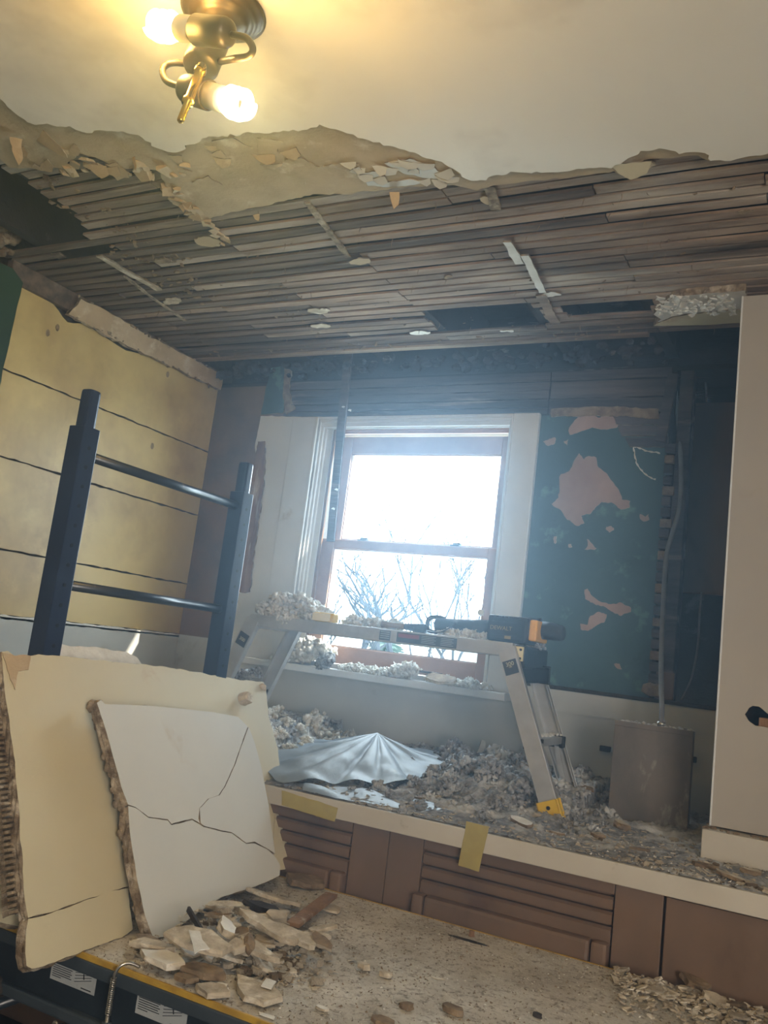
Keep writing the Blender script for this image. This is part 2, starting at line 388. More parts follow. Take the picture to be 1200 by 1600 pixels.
slab(b, jag(ccw([(-2.65, 1.338), (3.34, 1.338), (3.34, 1.352), (-2.65, 1.352)]), .02, .006, 4), (Vector((XL + .012, 0, 0)),) + fL[1:], .02, 1, .002)
obj('broken_edge', b, 'plasterw', wl)
# crown board under the lath
b = nb(); box(b, XL - .012, XL + .02, 2.05, 3.35, 2.60, 2.68, .003); obj('crown_board', b, 'lath_dark', wl)
b = nb(); slab(b, jag(ccw([(2.33, 2.575), (2.6, 2.57), (3.33, 2.585), (3.33, 2.665), (2.9, 2.66), (2.55, 2.672), (2.38, 2.66)]), .025, .009, 9), (Vector((XL + .035, 0, 0)),) + fL[1:], .02, 2, .006)
obj('crown_plaster', b, ['torn_coat', 'edge_plaster'], wl)
b = nb()
for i in range(30):
    y = 2.35 + i * .032 + random.Random(i).uniform(-.02, .02)
    crumb(b, (XL + .037, y, random.Random(i + 50).choice((2.578, 2.662)) + random.Random(i).uniform(-.006, .006)), random.Random(i + 9).uniform(.005, .013), .6, i)
obj('loose_plaster', b, 'edge_plaster', wl)
# green painted board near the left edge with a torn plaster cap
b = nb(); slab(b, jag(ccw([(.6, 1.3), (2.068, 1.3), (2.075, 2.30), (2.085, 2.60), (2.03, 2.63), (.6, 2.63)]), .05, .004, 3, skip=(0,)), (Vector((XL + .05, 0, 0)),) + fL[1:], .05, 2, .004)
obj('green_panel', b, ['green', 'edge_plaster'], wl)
b = nb()
for i in range(26):
    r_ = random.Random(i + 70); p = onX(r_.uniform(-10, 26), r_.uniform(345, 398), XL + .10)
    fluff(b, p, r_.uniform(.012, .03), i, 3)
obj('plaster_clump', b, 'plasterb', wl, True)
for k, q in enumerate(((238, 697), (90, 512), (75, 520), (262, 585))):
    c = onX(*q, XL + .0005); b = nb(); slab(b, [(c.y + math.cos(a) * .010, c.z + math.sin(a) * .015) for a in [j * .7 for j in range(9)]], (Vector((XL + .001, 0, 0)),) + fL[1:], .001, 1)
    obj('nail_scar', b, 'plasterb', wl)

# --- back wall pieces
def wallbox(x0, x1, z0, z1, m, name, dy=0, th=.16, parent=None):
    b = nb(); box(b, x0, x1, YB + dy, YB + dy + th, z0, z1); return obj(name, b, m, parent)
wb = wallbox(XL - .15, -2.19, 1.26, 2.62, 'brownwall', 'wall_back', .0); wb['kind'] = 'structure'
wallbox(XL - .15, .5, 0, 1.26, 'dado', 'lower_wall', 0, .16, wb)
wallbox(-1.18, -.6, 1.26, 2.43, 'teal', 'teal_wall', .0, .16, wb)
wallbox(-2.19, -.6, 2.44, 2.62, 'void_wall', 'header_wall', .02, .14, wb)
wallbox(-.6, .5, 1.26, 1.335, 'dado', 'lower_wall', 0, .16, wb)
wallbox(-2.83, -2.56, 1.26, 1.352, 'dado', 'lower_wall', -.012, .012, wb)
wallbox(-1.11, .4, 1.25, 1.33, 'dado', 'lower_wall', -.012, .012, wb)
wallbox(-1.10, .4, 1.332, 1.345, 'seam', 'dado_cap', -.018, .06, wb)
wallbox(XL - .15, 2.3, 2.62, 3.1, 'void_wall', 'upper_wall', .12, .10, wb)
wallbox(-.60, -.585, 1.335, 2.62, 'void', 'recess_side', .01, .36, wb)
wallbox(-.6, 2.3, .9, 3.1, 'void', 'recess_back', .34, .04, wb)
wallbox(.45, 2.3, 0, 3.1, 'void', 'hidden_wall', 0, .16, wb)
b = nb(); box(b, XL - .15, 2.3, YB, YB + .22, 2.605, 2.625); obj('top_plate', b, 'void', wb)
fB = (Vector((0, YB, 0)), Vector((1, 0, 0)), Vector((0, 0, 1)), Vector((0, -1, 0)))
def fBd(d): return (Vector((0, YB - d, 0)),) + fB[1:]
def pxB(lst, d=0): return [(onY(x, y, YB - d).x, onY(x, y, YB - d).z) for x, y in lst]
# dark weathered boards above the window and beside it
rows = [(2.436, 2.462), (2.465, 2.497), (2.50, 2.535), (2.539, 2.572), (2.576, 2.615)]
for i, (z0, z1) in enumerate(rows):
    for j, (x0, x1) in enumerate(((-2.40 + .02 * (i % 3), -1.086), (-1.08, -.60 + .012 * (i % 2)))):
        if j == 1 and i in (1, 3): continue
        zz1 = z1 if j == 0 or i in (4,) else rows[min(i + 1, 4)][1]
        b = nb(); slab(b, jag(ccw([(x0, z0), (x1, z0), (x1, zz1), (x0, zz1)]), .05, .003, i * 7 + j), fBd(.006 + .003 * ((i + j) % 3)), .024, 1, .002)
        obj('wall_board', b, ['board', 'void'], wb)
for z0, z1, x0 in ((2.385, 2.43, -.80), (2.34, 2.382, -.775), (2.295, 2.336, -.74)):
    b = nb(); slab(b, jag(ccw([(x0, z0), (-.60, z0), (-.598, z1), (x0 - .02, z1)]), .02, .005, int(z0 * 100)), fBd(.006), .01, 1, .002)
    obj('wall_board', b, ['board', 'edge_plaster'], wb)
b = nb(); slab(b, jag(ccw(pxB([(862, 640), (940, 636), (1030, 640), (1030, 655), (940, 650), (862, 652)])), .012, .005, 61), fBd(.010), .008, 1, .002); obj('plaster_remnant', b, ['plasterb', 'edge_plaster'], wb)
# teal paint with peeled patches
patches = [
 [(890, 668), (905, 650), (925, 645), (935, 652), (950, 645), (970, 652), (965, 668), (950, 672), (925, 668), (905, 676), (890, 678)],
 [(861, 788), (872, 780), (875, 742), (890, 735), (895, 722), (905, 708), (912, 718), (920, 712), (932, 715), (936, 730), (950, 742), (958, 755), (967, 765), (972, 780), (985, 782), (984, 794), (970, 796), (955, 785), (940, 785), (925, 800), (908, 806), (912, 818), (900, 821), (885, 810), (875, 796)],
 [(1000, 803), (1008, 808), (1013, 803), (1014, 812), (1006, 816), (1000, 811)], [(946, 823), (955, 821), (959, 828), (952, 832), (945, 828)],
 [(918, 842), (924, 848), (933, 856), (930, 860), (913, 859), (918, 852)], [(912, 922), (918, 921), (922, 930), (935, 938), (950, 945), (970, 941), (985, 948), (984, 956), (970, 962), (955, 955), (945, 948), (932, 945), (915, 935)],
 [(922, 962), (935, 956), (948, 960), (945, 972), (930, 978), (920, 986), (908, 984), (906, 974), (918, 976)], [(960, 1037), (968, 1036), (972, 1046), (963, 1044)],
 [(848, 690), (858, 684), (868, 684), (866, 694), (856, 697)], [(880, 690), (888, 686), (886, 696)], [(865, 838), (870, 838), (869, 850), (865, 848)], [(888, 850), (892, 849), (893, 855), (888, 855)]]
for i, p in enumerate(patches):
    b = nb(); slab(b, jag(ccw(pxB(p, .0015)), .006, .006, i + 30), fBd(.0015), .0015, 1, 0)
    obj('peeled_patch', b, ['peel', 'plasterw'], wb)
# curled paint flakes and cracks in the teal
for i, (x, y) in enumerate(((930, 910), (960, 890), (990, 930), (975, 1000), (958, 1010), (870, 880), (1000, 1050), (940, 895), (1010, 880), (985, 870))):
    c = onY(x, y, YB); r_ = random.Random(i); b = nb()
    pts = [(c.x + math.cos(a) * .03 * r_.uniform(.6, 1.2), c.z + math.sin(a) * .022 * r_.uniform(.6, 1.2)) for a in [k * .7 for k in range(9)]]
    slab(b, jag(pts, .008, .004, i), fBd(.005), .0015, 1, 0)
    for v in b.verts: v.co.y += .0035 * max(0, min(1, (v.co.z - c.z + .02) / .04))
    obj('paint_flake', b, 'teal', wb)
for pl_ in ([(990, 698), (1000, 701), (1015, 706), (1031, 708)], [(990, 698), (993, 715), (1000, 733), (1012, 744), (1024, 749)]):
    b = nb(); q_ = [onY(x, y, YB - .002) for x, y in pl_]; q_ = [p + Vector((noise.noise(p * 60), 0, noise.noise(p * 61))) * .006 for p in spline(q_, 5)]; tube(b, q_, [.0016 + .0012 * (k % 3) for k in range(len(q_))], 6); obj('plaster_crack_edge', b, 'plasterw', wb)
# broken lath ends down the open edge, and the stud
for i in range(23):
    z = 1.36 + i * .0415; r_ = random.Random(i + 3)
    b = nb(); box(b, -.605, -.560 - r_.uniform(0, .014), YB - .008 - r_.uniform(0, .006), YB + .012, z, z + r_.uniform(.03, .036), .003); obj('lath_end', b, 'board' if i % 3 else 'plasterb', wb)
b = nb(); beam(b, (-.545, YB + .05, 1.30), (-.545, YB + .05, 2.62), .05, .09, bevel=.003); obj('wall_stud', b, 'board', wb)
b = nb(); p1 = onY(1052, 585, YB - .04); p2 = onY(1032, 690, YB - .02); beam(b, p1, p2, .035, .018, bevel=.002); obj('nailed_strip', b, 'board', wb)
# splinters out of the recess top
b = nb()
for i in range(18):
    r_ = random.Random(i + 200); a = onY(r_.uniform(1050, 1075), r_.uniform(575, 640), YB + .06); tube(b, [a, a + Vector((r_.uniform(.05, .14), r_.uniform(-.02, .05), r_.uniform(-.02, .03)))], [.003, .0006], 5)
obj('splinters', b, 'board', wb)
# brown panel hanging in the recess
p0 = onY(1056, 630, 3.62); p1 = onY(1060, 925, 3.62)
b = nb(); box(b, p1.x + .005, .1, 3.62, 3.64, p1.z, p0.z, .003); tag(obj('brown_panel', b, 'cabinet'), 'tall dark brown panel inside the open wall recess beside the drywall corner', 'panel')

# --- left side of the window: white boards with a torn edge, bare plaster, wood strip
L0 = pxB([(408, 650), (398, 700), (404, 730), (400, 760), (393, 830), (372, 940), (350, 1010), (345, 1060), (425, 1060), (450, 930), (462, 800), (476, 700), (482, 652)], .012)
tr = nb(); slab(tr, jag(ccw(L0), .02, .004, 5), fBd(.014), .014, 1, .002); obj('white_board', tr, ['trim', 'edge_plaster'], wb)
b = nb(); slab(b, jag(ccw(pxB([(403, 690), (415, 690), (412, 760), (398, 860), (390, 925), (374, 925), (388, 830), (394, 750)], .02)), .012, .006, 15), fBd(.022), .008, 1, .002)
obj('torn_wood_edge', b, ['trimwood', 'edge_plaster'], wb)
b = nb(); slab(b, jag(ccw(pxB([(424, 575), (444, 572), (447, 600), (443, 645), (408, 648), (415, 610)], .004)), .012, .004, 25), fBd(.005), .005, 1, .001)
obj('dark_paint_patch', b, ['teal', 'edge_plaster'], wb)
b = nb(); slab(b, jag(ccw(pxB([(446, 575), (456, 580), (452, 610), (462, 640), (448, 648), (443, 620)], .006)), .010, .005, 27), fBd(.012), .01, 1, .004)
obj('plaster_edge', b, ['plasterb', 'edge_plaster'], wb)

# ------------------------------------------------------------------ window
WX0, WX1, WZ0, WZ1 = -2.10, -1.225, 1.30, 2.385      # jamb opening
win = bpy.data.objects.new('window_1', None); COL.objects.link(win); win['kind'] = 'structure'; win.location = (-1.66, YB, WZ0)
def casing(name, x0, x1, z0, z1, y0, y1, m='trim', bev=.003):
    b = nb(); box(b, x0, x1, y0, y1, z0, z1, bev); return obj(name, b, m, win)
# flat casings and their stepped mouldings
casing('casing', -1.227, -1.112, 1.285, 2.437, YB - .024, YB + .005, bev=.006)
casing('casing', -2.33, -2.175, 1.285, 2.436, YB - .024, YB + .005)
casing('head_casing', -2.175, -1.215, 2.385, 2.432, YB - .022, YB + .005)
for k in range(4):
    d = .013 * k
    casing('moulding', -2.19 + d, -2.177 + d, 1.285, 2.43 - d, YB - .040 + .010 * k, YB + .01, bev=.003)
    casing('moulding', -1.229 - .005 * k, -1.222 - .005 * k, 1.285, 2.42 - d, YB - .034 + .008 * k, YB + .01, bev=.002)
    casing('moulding', -2.18 + d, -1.222, 2.418 - d, 2.431 - d, YB - .036 + .008 * k, YB + .01, bev=.002)
# jambs, wooden stops
casing('jamb', WX0 - .045, WX0 - .01, WZ0, 2.39, YB, YB + .19)
casing('jamb', WX1 + .0, WX1 + .02, WZ0, 2.39, YB, YB + .19, 'trimwood')
casing('head_jamb', WX0, WX1, 2.372, 2.392, YB, YB + .19, 'sashwood')
casing('stop', WX0 - .012, WX0 + .004, WZ0, 2.38, YB + .004, YB + .016, 'trimwood', .002)
casing('stop', WX1 - .006, WX1 + .004, WZ0, 2.38, YB + .004, YB + .016, 'trimwood', .002)
casing('stop', WX0, WX1, 2.358, 2.374, YB + .004, YB + .016, 'sashwood', .002)
def sash(nm, x0, x1, z0, z1, y, st, rt_, bt, m, lab):
    b = nb()
    box(b, x0, x0 + st, y, y + .035, z0, z1, .004); box(b, x1 - st, x1, y, y + .035, z0, z1, .004)
    box(b, x0 + st, x1 - st, y + .001, y + .034, z1 - rt_, z1, .004); box(b, x0 + st, x1 - st, y + .001, y + .034, z0, z0 + bt, .004)
    s = obj('sash', b, m, win); s['label'] = lab
    g = nb(); box(g, x0 + st - .003, x1 - st + .003, y + .015, y + .019, z0 + bt - .003, z1 - rt_ + .003); obj('glass_pane', g, 'glass', s)
    g = nb()
    for a in ((x0 + st - .001, x0 + st + .004, z0 + bt, z1 - rt_), (x1 - st - .004, x1 - st + .001, z0 + bt, z1 - rt_), (x0 + st, x1 - st, z1 - rt_ - .004, z1 - rt_ + .001), (x0 + st, x1 - st, z0 + bt - .001, z0 + bt + .004)):
        box(g, a[0], a[1], y + .008, y + .015, a[2], a[3])
    obj('glazing_bead', g, 'veiled_sash', s); return s
sash('upper', WX0 + .005, WX1 - .005, 1.825, 2.36, YB + .062, .062, .082, .05, 'veiled_sash', 'upper wood sash, its colour paled for the window glare')
sl = sash('lower', WX0 - .002, WX1 - .004, 1.315, 1.868, YB + .022, .062, .042, .075, 'sashwood', 'lower sash of reddish wood')
for q in ((567, 845), (712, 852)):
    c = onY(*q, YB + .03); b = nb(); box(b, c.x - .022, c.x + .022, YB + .012, YB + .05, 1.868, 1.873, .002); box(b, c.x - .012, c.x + .024, YB + .022, YB + .038, 1.873, 1.882, .003)
    obj('sash_lock', b, 'black', sl)
# stool and apron under the window
b = nb(); box(b, -2.36, -1.115, YB - .105, YB + .03, 1.262, 1.292, .004); st = obj('stool', b, 'trim', win)
casing('outer_sill', WX0 - .06, WX1 + .06, WZ0 - .04, WZ0 + .012, YB + .03, YB + .26)
# wallboard around opening behind casings
wallbox(-2.19, -2.14, 1.26, 2.44, 'trim', 'rough_opening', .01, .15, wb)
wallbox(-1.206, -1.18, 1.26, 2.44, 'trim', 'rough_opening', .01, .15, wb)
wallbox(-2.19, -1.18, 2.392, 2.44, 'trim', 'rough_opening', .01, .15, wb)

# hanging wood strip in front of the left jamb
b = nb(); a = onY(543, 562, 3.22); c = onY(531, 690, 3.24); d = onY(517, 842, 3.26)
beam(b, a + Vector((0, 0, .06)), c, .036, .012, bevel=.002); beam(b, c, d, .034, .011, bevel=.002, ext=.02)
o = obj('wood_strip', b, 'board'); tag(o, 'narrow dark wood strip hanging from the ceiling before the left of the window', 'wood strip')
for q in ((536, 636), (546, 641), (525, 765), (520, 795)): tufts('plaster_scrap', burst([(onY(*q, 3.225), .008, None)], 14), 'plasterw', o)

# ------------------------------------------------------------------ ceiling
def pz(lst, z): return [(onZ(x, y, z).x, onZ(x, y, z).y) for x, y in lst]
fC = lambda z: (Vector((0, 0, z)), Vector((1, 0, 0)), Vector((0, 1, 0)), Vector((0, 0, -1)))
edge = [(-8, 150), (18, 172), (40, 192), (75, 196), (110, 200), (135, 206), (160, 203), (200, 208), (216, 212), (236, 228), (262, 236), (283, 238), (290, 228), (310, 218), (340, 212), (375, 211), (420, 207), (450, 203), (480, 203), (500, 195), (525, 203), (560, 214), (600, 226), (640, 236), (680, 252), (712, 268), (728, 280), (745, 284), (770, 276), (800, 272), (830, 270), (870, 269), (920, 264), (955, 262), (975, 252), (1002, 236), (1040, 234), (1062, 240), (1092, 236), (1100, 240), (1108, 252), (1150, 247), (1200, 241), (1260, 236)]
pe = pz(edge, 2.65)
pts = jag([(XL, -2.65)] + [(2.2, -2.65), (2.2, pe[-1][1])] + list(reversed(pe)) + [(XL, pe[0][1])], .012, .013, 2, skip=(0, 1, 2, len(pe) + 2))
b = nb(); slab(b, ccw(pts), fC(2.65), .012, 2, .004); ce = struct('ceiling', b, ['paint_ceiling', 'edge_plaster'])
for v in ce.data.vertices: pass
e2 = [(-40, 262), (-5, 245), (15, 262), (45, 262), (70, 258), (100, 262), (120, 240), (150, 245), (180, 262), (215, 262), (245, 265), (258, 285), (256, 300), (270, 318), (300, 335), (318, 345), (350, 333), (400, 324), (450, 312), (490, 303), (540, 302), (600, 295), (650, 290), (700, 288), (730, 292), (745, 296), (770, 290), (1000, 262), (1005, 248), (1090, 242), (1110, 250), (1260, 243)]
p2 = pz(e2, 2.664)
back = [(x + .05, y - .28) for x, y in pe]
b = nb(); slab(b, ccw(jag(p2 + [(p2[-1][0], p2[-1][1] - .5), (p2[0][0], p2[0][1] - .5)], .015, .009, 7)), fC(2.6625), .014, 2, .005)
t2 = obj('torn_plaster_coat', b, ['torn_coat', 'edge_plaster'], ce)
# shallow scabs on the torn coat
scabs = [[(445, 250), (470, 247), (500, 262), (480, 270), (475, 295), (452, 275)], [(505, 260), (540, 255), (560, 258), (548, 268), (520, 262)], [(560, 270), (590, 268), (600, 285), (640, 280), (660, 285), (620, 292), (575, 290)], [(600, 255), (640, 248), (680, 262), (705, 282), (660, 278), (625, 268)],
         [(400, 215), (440, 222), (430, 245), (405, 240)], [(330, 220), (365, 216), (395, 232), (370, 240)], [(300, 285), (325, 275), (348, 290), (330, 298), (310, 295)]]
for i, s in enumerate(scabs):
    b = nb(); slab(b, ccw(jag(pz(s, 2.66), .012, .006, i + 70)), fC(2.6595), .0025, 1, .002); o = obj('plaster_scab', b, ['sheetB' if i in (2, 3) else 'torn_coat', 'edge_plaster'], ce)
# torn paper flakes hanging down
def flake(px, size, tilt, m, parent, z=2.655, name='hanging_flake'):
    c = onZ(px[0], px[1], z); sx, sy = size; b = nb(); s = int(px[0] + px[1]); r_ = random.Random(s)
    pts = jag([(-sx / 2, 0), (-sx * .3, -sy * .6), (0, -sy), (sx * .4, -sy * .7), (sx / 2, 0)], .012, .005, s)
    U = Euler((0, 0, r_.uniform(-.6, .6))).to_matrix() @ Vector((1, 0, 0)); V = U.cross(Vector((0, 0, 1))); V = (V * math.cos(tilt) + Vector((0, 0, 1)) * math.sin(tilt)).normalized()
    slab(b, pts, (c, U, V, U.cross(V).normalized()), .002, 1, 0, 0, 1)
    for v in b.verts:
        d = (v.co - c).length; v.co.z += d * d * 1.5
    obj(name, b, [m, 'edge_plaster'], parent)
for px, sz, t in (((62, 212), (.06, .09), .45), ((25, 215), (.035, .08), 1.0), ((150, 258), (.06, .05), .4), ((170, 262), (.06, .04), .3), ((208, 245), (.012, .04), 1.2), ((282, 320), (.02, .025), .8), ((300, 336), (.05, .03), .3), ((616, 300), (.03, .05), 1.1), ((985, 255), (.10, .06), .25), ((400, 335), (.025, .02), .8)):
    flake(px, sz, t, 'torn_coat' if px[0] < 900 else 'sheetA', ce)
r_ = random.Random(66)
for i in range(16):
    flake((r_.uniform(540, 715), 250 + r_.uniform(0, 32)), (r_.uniform(.03, .07), r_.uniform(.015, .035)), r_.uniform(.15, .5), 'sheetB', ce, 2.658, 'curled_paint')
for i in range(16):
    flake((r_.uniform(20, 470), 225 + r_.uniform(0, 45)), (r_.uniform(.03, .08), r_.uniform(.015, .04)), r_.uniform(.1, .4), 'torn_coat', ce, 2.658, 'curled_paint')
b = nb()
for i in range(60):
    r_ = random.Random(i + 900); t = r_.random()
    if i < 30: x, y = 100 + t * 190, 262 + t * 10 + r_.uniform(-16, 8)
    else: x, y = 262 + t * 90, 290 + t * 90 + r_.uniform(-10, 10)
    crumb(b, onZ(x, y, 2.664), r_.uniform(.008, .03), .35, i)
obj('crumbled_plaster', b, 'torn_coat', ce)

# lath ceiling: rows of wood lath nailed under the joists
lc = thing('lath_ceiling', 'exposed sooty wood lath strips across the ceiling where the plaster fell', 'ceiling lath', (-1.3, 2.3, ZC))
JX = [-2.62, -2.25, -1.86, -1.45, -1.02, -.62, -.20, .25]
hole = [onZ(-60, 250, ZC), onZ(0, 262, ZC), onZ(60, 290, ZC), onZ(110, 325, ZC), onZ(142, 370, ZC)]
def hole_x(y):
    if y > hole[-1].y: return XL
    for a, c in zip(hole, hole[1:]):
        if a.y <= y <= c.y: return a.x + (c.x - a.x) * (y - a.y) / (c.y - a.y)
    return hole[0].x
gaps = []   # x0,x1,y0,y1 with no lath
def gap(x0, y0, x1, y1, w):
    a = onZ(x0, y0, ZC); c = onZ(x1, y1, ZC); gaps.append((min(a.x, c.x), max(a.x, c.x), min(a.y, c.y) - w, max(a.y, c.y) + w))
gap(668, 500, 845, 492, .075); gap(880, 485, 1020, 482, .05); gap(278, 426, 322, 424, .012); gap(475, 404, 520, 402, .012); gap(90, 395, 185, 388, .008)
y = 1.30; k = 0
while y < 3.15:
    wd = .0365 if k % 3 else .033; r_ = random.Random(k); x0 = hole_x(y) + r_.uniform(-.05, .03) * (y < 2.05); joints = [x0] + [j for j in JX if j > x0 + .15 and r_.random() < .38] + [.62]
    yb = y
    for a, c in zip(joints, joints[1:]):
        segs = [(a, c)]
        for g in gaps:
            if g[2] < yb + wd / 2 < g[3]:
                n_ = []
                for s0, s1 in segs:
                    if g[1] <= s0 or g[0] >= s1: n_.append((s0, s1))
                    else:
                        if g[0] > s0: n_.append((s0, g[0] + r_.uniform(-.01, .01)))
                        if g[1] < s1: n_.append((g[1] + r_.uniform(-.01, .01), s1))
                segs = n_
        for s0, s1 in segs:
            if s1 - s0 < .03: continue
            b = nb(); n_ = max(2, int((s1 - s0) / .08)); dz = r_.uniform(-.002, .003); dy = r_.uniform(-.003, .003); sag = r_.uniform(-.002, .003)
            prof = [(0, 0), (wd, 0), (wd, .008), (0, .008)]; rr = []
            for i in range(n_ + 1):
                t = i / n_; x = s0 + .0015 + (s1 - s0 - .003) * t
                w_ = noise.noise(Vector((x * 2.5, y * 9, k))) * .004; h_ = noise.noise(Vector((x * 3, y * 5, k + 40))) * .003
                rr.append([b.verts.new((x, y + dy + py + w_, ZC + pzz + dz + h_ + sag)) for py, pzz in prof])
            for p, q in zip(rr, rr[1:]):
                for i in range(4): b.faces.new((p[i], p[(i + 1) % 4], q[(i + 1) % 4], q[i]))
            b.faces.new(rr[0]); b.faces.new(list(reversed(rr[-1])))
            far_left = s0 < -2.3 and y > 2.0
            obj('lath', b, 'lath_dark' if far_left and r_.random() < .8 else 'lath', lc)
    y += .0500 + r_.uniform(-.002, .002); k += 1
# last thick boards before the wall gap
b = nb(); a0 = onZ(335, 577, ZC - .004); a1 = onZ(1022, 520, ZC - .004)
box(b, XL, -.66, 3.13, 3.165, ZC - .006, ZC + .01, .002); o = obj('edge_lath', b, 'lath', lc)
# plaster strips, blobs and keys left on the lath
def blob(px, sx, sy, ang, m, seed, name='plaster_blob', z=ZC - .002, th=.004, amp=.013):
    c = onZ(px[0], px[1], z); b = nb(); ca, sa = math.cos(ang), math.sin(ang)
    pts = []
    for i in range(12):
        a = 2 * math.pi * i / 12; u, v = math.cos(a) * sx / 2, math.sin(a) * sy / 2
        pts.append((c.x + u * ca - v * sa, c.y + u * sa + v * ca))
    slab(b, ccw(jag(pts, .01, amp, seed)), fC(z - th), th, 2, .003); obj(name, b, [m, 'edge_plaster'], lc)
for i, (px, sx, sy, ang, m) in enumerate((((498, 484), .10, .05, 0, 'plaster'), ((502, 508), .10, .04, .1, 'plaster'), ((657, 519), .10, .035, 0, 'plasterw'), ((268, 470), .11, .05, -.3, 'plaster'), ((858, 460), .09, .03, .1, 'plasterw'),
    ((563, 407), .08, .05, -.3, 'torn_coat'), ((766, 312), .055, .05, .2, 'torn_coat'), ((325, 376), .10, .07, .2, 'torn_coat'), ((255, 407), .07, .04, 0, 'plasterb'), ((700, 432), .03, .015, 0, 'plasterb'), ((990, 260), .10, .05, 0, 'torn_coat'), ((792, 516), .05, .02, .1, 'plasterw'), ((1165, 330), .04, .015, 0, 'plasterb'))):
    blob(px, sx, sy, ang, m, i + 11)
def strip(pxs, w, m, name, z=ZC - .004, th=.006):
    P = [onZ(x, y, z) for x, y in pxs]; b = nb()
    for p, q in zip(P, P[1:]):
        d = (q - p); s = Vector((-d.y, d.x, 0)).normalized() * w / 2; pts = jag(ccw([(p - s)[:2], (q - s)[:2], (q + s)[:2], (p + s)[:2]]), .02, .004, int(p.x * 100))
        slab(b, pts, fC(z - th), th, 1, .001)
    obj(name, b, [m, 'edge_plaster'], lc)
strip([(793, 376), (812, 410)], .028, 'plasterw', 'pale_strip', ZC - .006); strip([(820, 397), (848, 455)], .026, 'plasterw', 'pale_strip', ZC - .009)
strip([(845, 460), (868, 503)], .035, 'lath', 'cross_strip'); strip([(480, 315), (545, 400)], .02, 'edge_plaster', 'cross_strip'); strip([(765, 290), (775, 325)], .03, 'edge_plaster', 'cross_strip')
strip([(155, 398), (195, 422), (250, 452)], .03, 'plaster', 'plaster_ridge'); strip([(195, 430), (235, 462), (290, 500)], .012, 'edge_plaster', 'plaster_ridge')
b = nb()
for i in range(330):      # crumbs of plaster caught between the strips
    r_ = random.Random(i + 4000); u = r_.random()
    if u < .2: x, y = 60 + r_.random() * 240, 0; y = 285 + (x - 60) * .55 + r_.uniform(-22, 22)
    elif u < .4: t = r_.random(); x, y = 170 + t * 150, 400 + t * 60 + r_.uniform(-20, 20)
    elif u < .55: x, y = r_.uniform(330, 1000), 545 + r_.uniform(-12, 3) ; y -= (x - 600) * .06
    elif u < .75: t = r_.random(); x, y = 420 + t * 150, 470 + t * 80 + r_.uniform(-20, 20)
    else: x, y = r_.uniform(300, 1150), r_.uniform(290, 520)
    p = onZ(x, y, ZC - .001)
    if p.y > 3.14: continue
    crumb(b, p, r_.uniform(.002, .008) if u > .5 else r_.uniform(.004, .014), .4, i)
o = obj('plaster_crumbs', b, 'plasterb', lc); o['kind'] = 'stuff'
b = nb(); r_ = random.Random(321)
for i in range(90):
    p = onZ(r_.uniform(120, 1150), r_.uniform(300, 530), ZC - .001)
    if p.y < hole_x(p.y) * 0 + 1.6 or p.x < hole_x(p.y) or p.y > 3.14: continue
    q = p + Vector((r_.uniform(-.008, .008), r_.uniform(-.008, .008), -r_.uniform(.008, .03))); tube(b, [p, p.lerp(q, .5) + Vector((r_.uniform(-.004, .004), 0, 0)), q], [.0014, .001, .0005], 4)
o = obj('hanging_fibres', b, 'plasterb', lc); o['kind'] = 'stuff'
# joists and the boards above them
jr = thing('joist', 'dark ceiling joist seen through the gaps above the lath', 'joist', (JX[0], 1.0, 2.69), 'ceiling joists above the lath')
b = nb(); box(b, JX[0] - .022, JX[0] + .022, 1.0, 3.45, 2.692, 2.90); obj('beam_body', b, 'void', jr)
for j in JX[1:]:
    q = jr.copy(); COL.objects.link(q); q.location.x = j
    for ch in list(jr.children):
        c_ = ch.copy(); COL.objects.link(c_); c_.parent = q
        c_.matrix_parent_inverse = Matrix.Translation(jr.location).inverted()
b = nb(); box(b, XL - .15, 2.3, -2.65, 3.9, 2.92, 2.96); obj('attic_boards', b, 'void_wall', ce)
b = nb(); box(b, XL - .15, 2.3, .6, .64, 2.665, 2.96); obj('blocking', b, 'void', ce)
# plaster keys hanging behind the last lath
b = nb()
for i in range(150):
    r_ = random.Random(i + 7000); x = r_.uniform(-2.75, -.62); fluff(b, (x, r_.uniform(3.19, 3.34), 2.628 + r_.uniform(0, .05)), r_.uniform(.008, .024), i, 3, .8)
o = fuzz(obj('plaster_rubble', b, 'void_wall', wb, True), .005, .012, .008); o['kind'] = 'stuff'
# remnant of ceiling plaster by the drywall corner
rm = nb(); slab(rm, ccw(jag(pz([(1022, 508), (1034, 500), (1022, 492), (1035, 478), (1050, 466), (1080, 462), (1165, 455), (1165, 500), (1100, 506)], 2.655), .014, .007, 77)), fC(2.657), .024, 3, .006)
o = obj('ceiling_remnant', rm, ['plasterw', 'edge_plaster']); tag(o, 'chalky broken piece of ceiling plaster left beside the top of the drywall corner', 'plaster remnant')
b = nb(); r_ = random.Random(5)
for i in range(160):
    crumb(b, onZ(r_.uniform(1026, 1150), r_.uniform(462, 492), 2.632), r_.uniform(.004, .016), .3, i)
obj('chalky_crust', b, 'plasterw', o)
rm = nb(); slab(rm, ccw(jag(pz([(1020, 510), (1050, 497), (1100, 490), (1165, 484), (1165, 505), (1100, 509)], 2.65), .02, .003, 78)), fC(2.652), .004, 1, .002)
obj('painted_face', rm, ['sheetA', 'edge_plaster'], o)

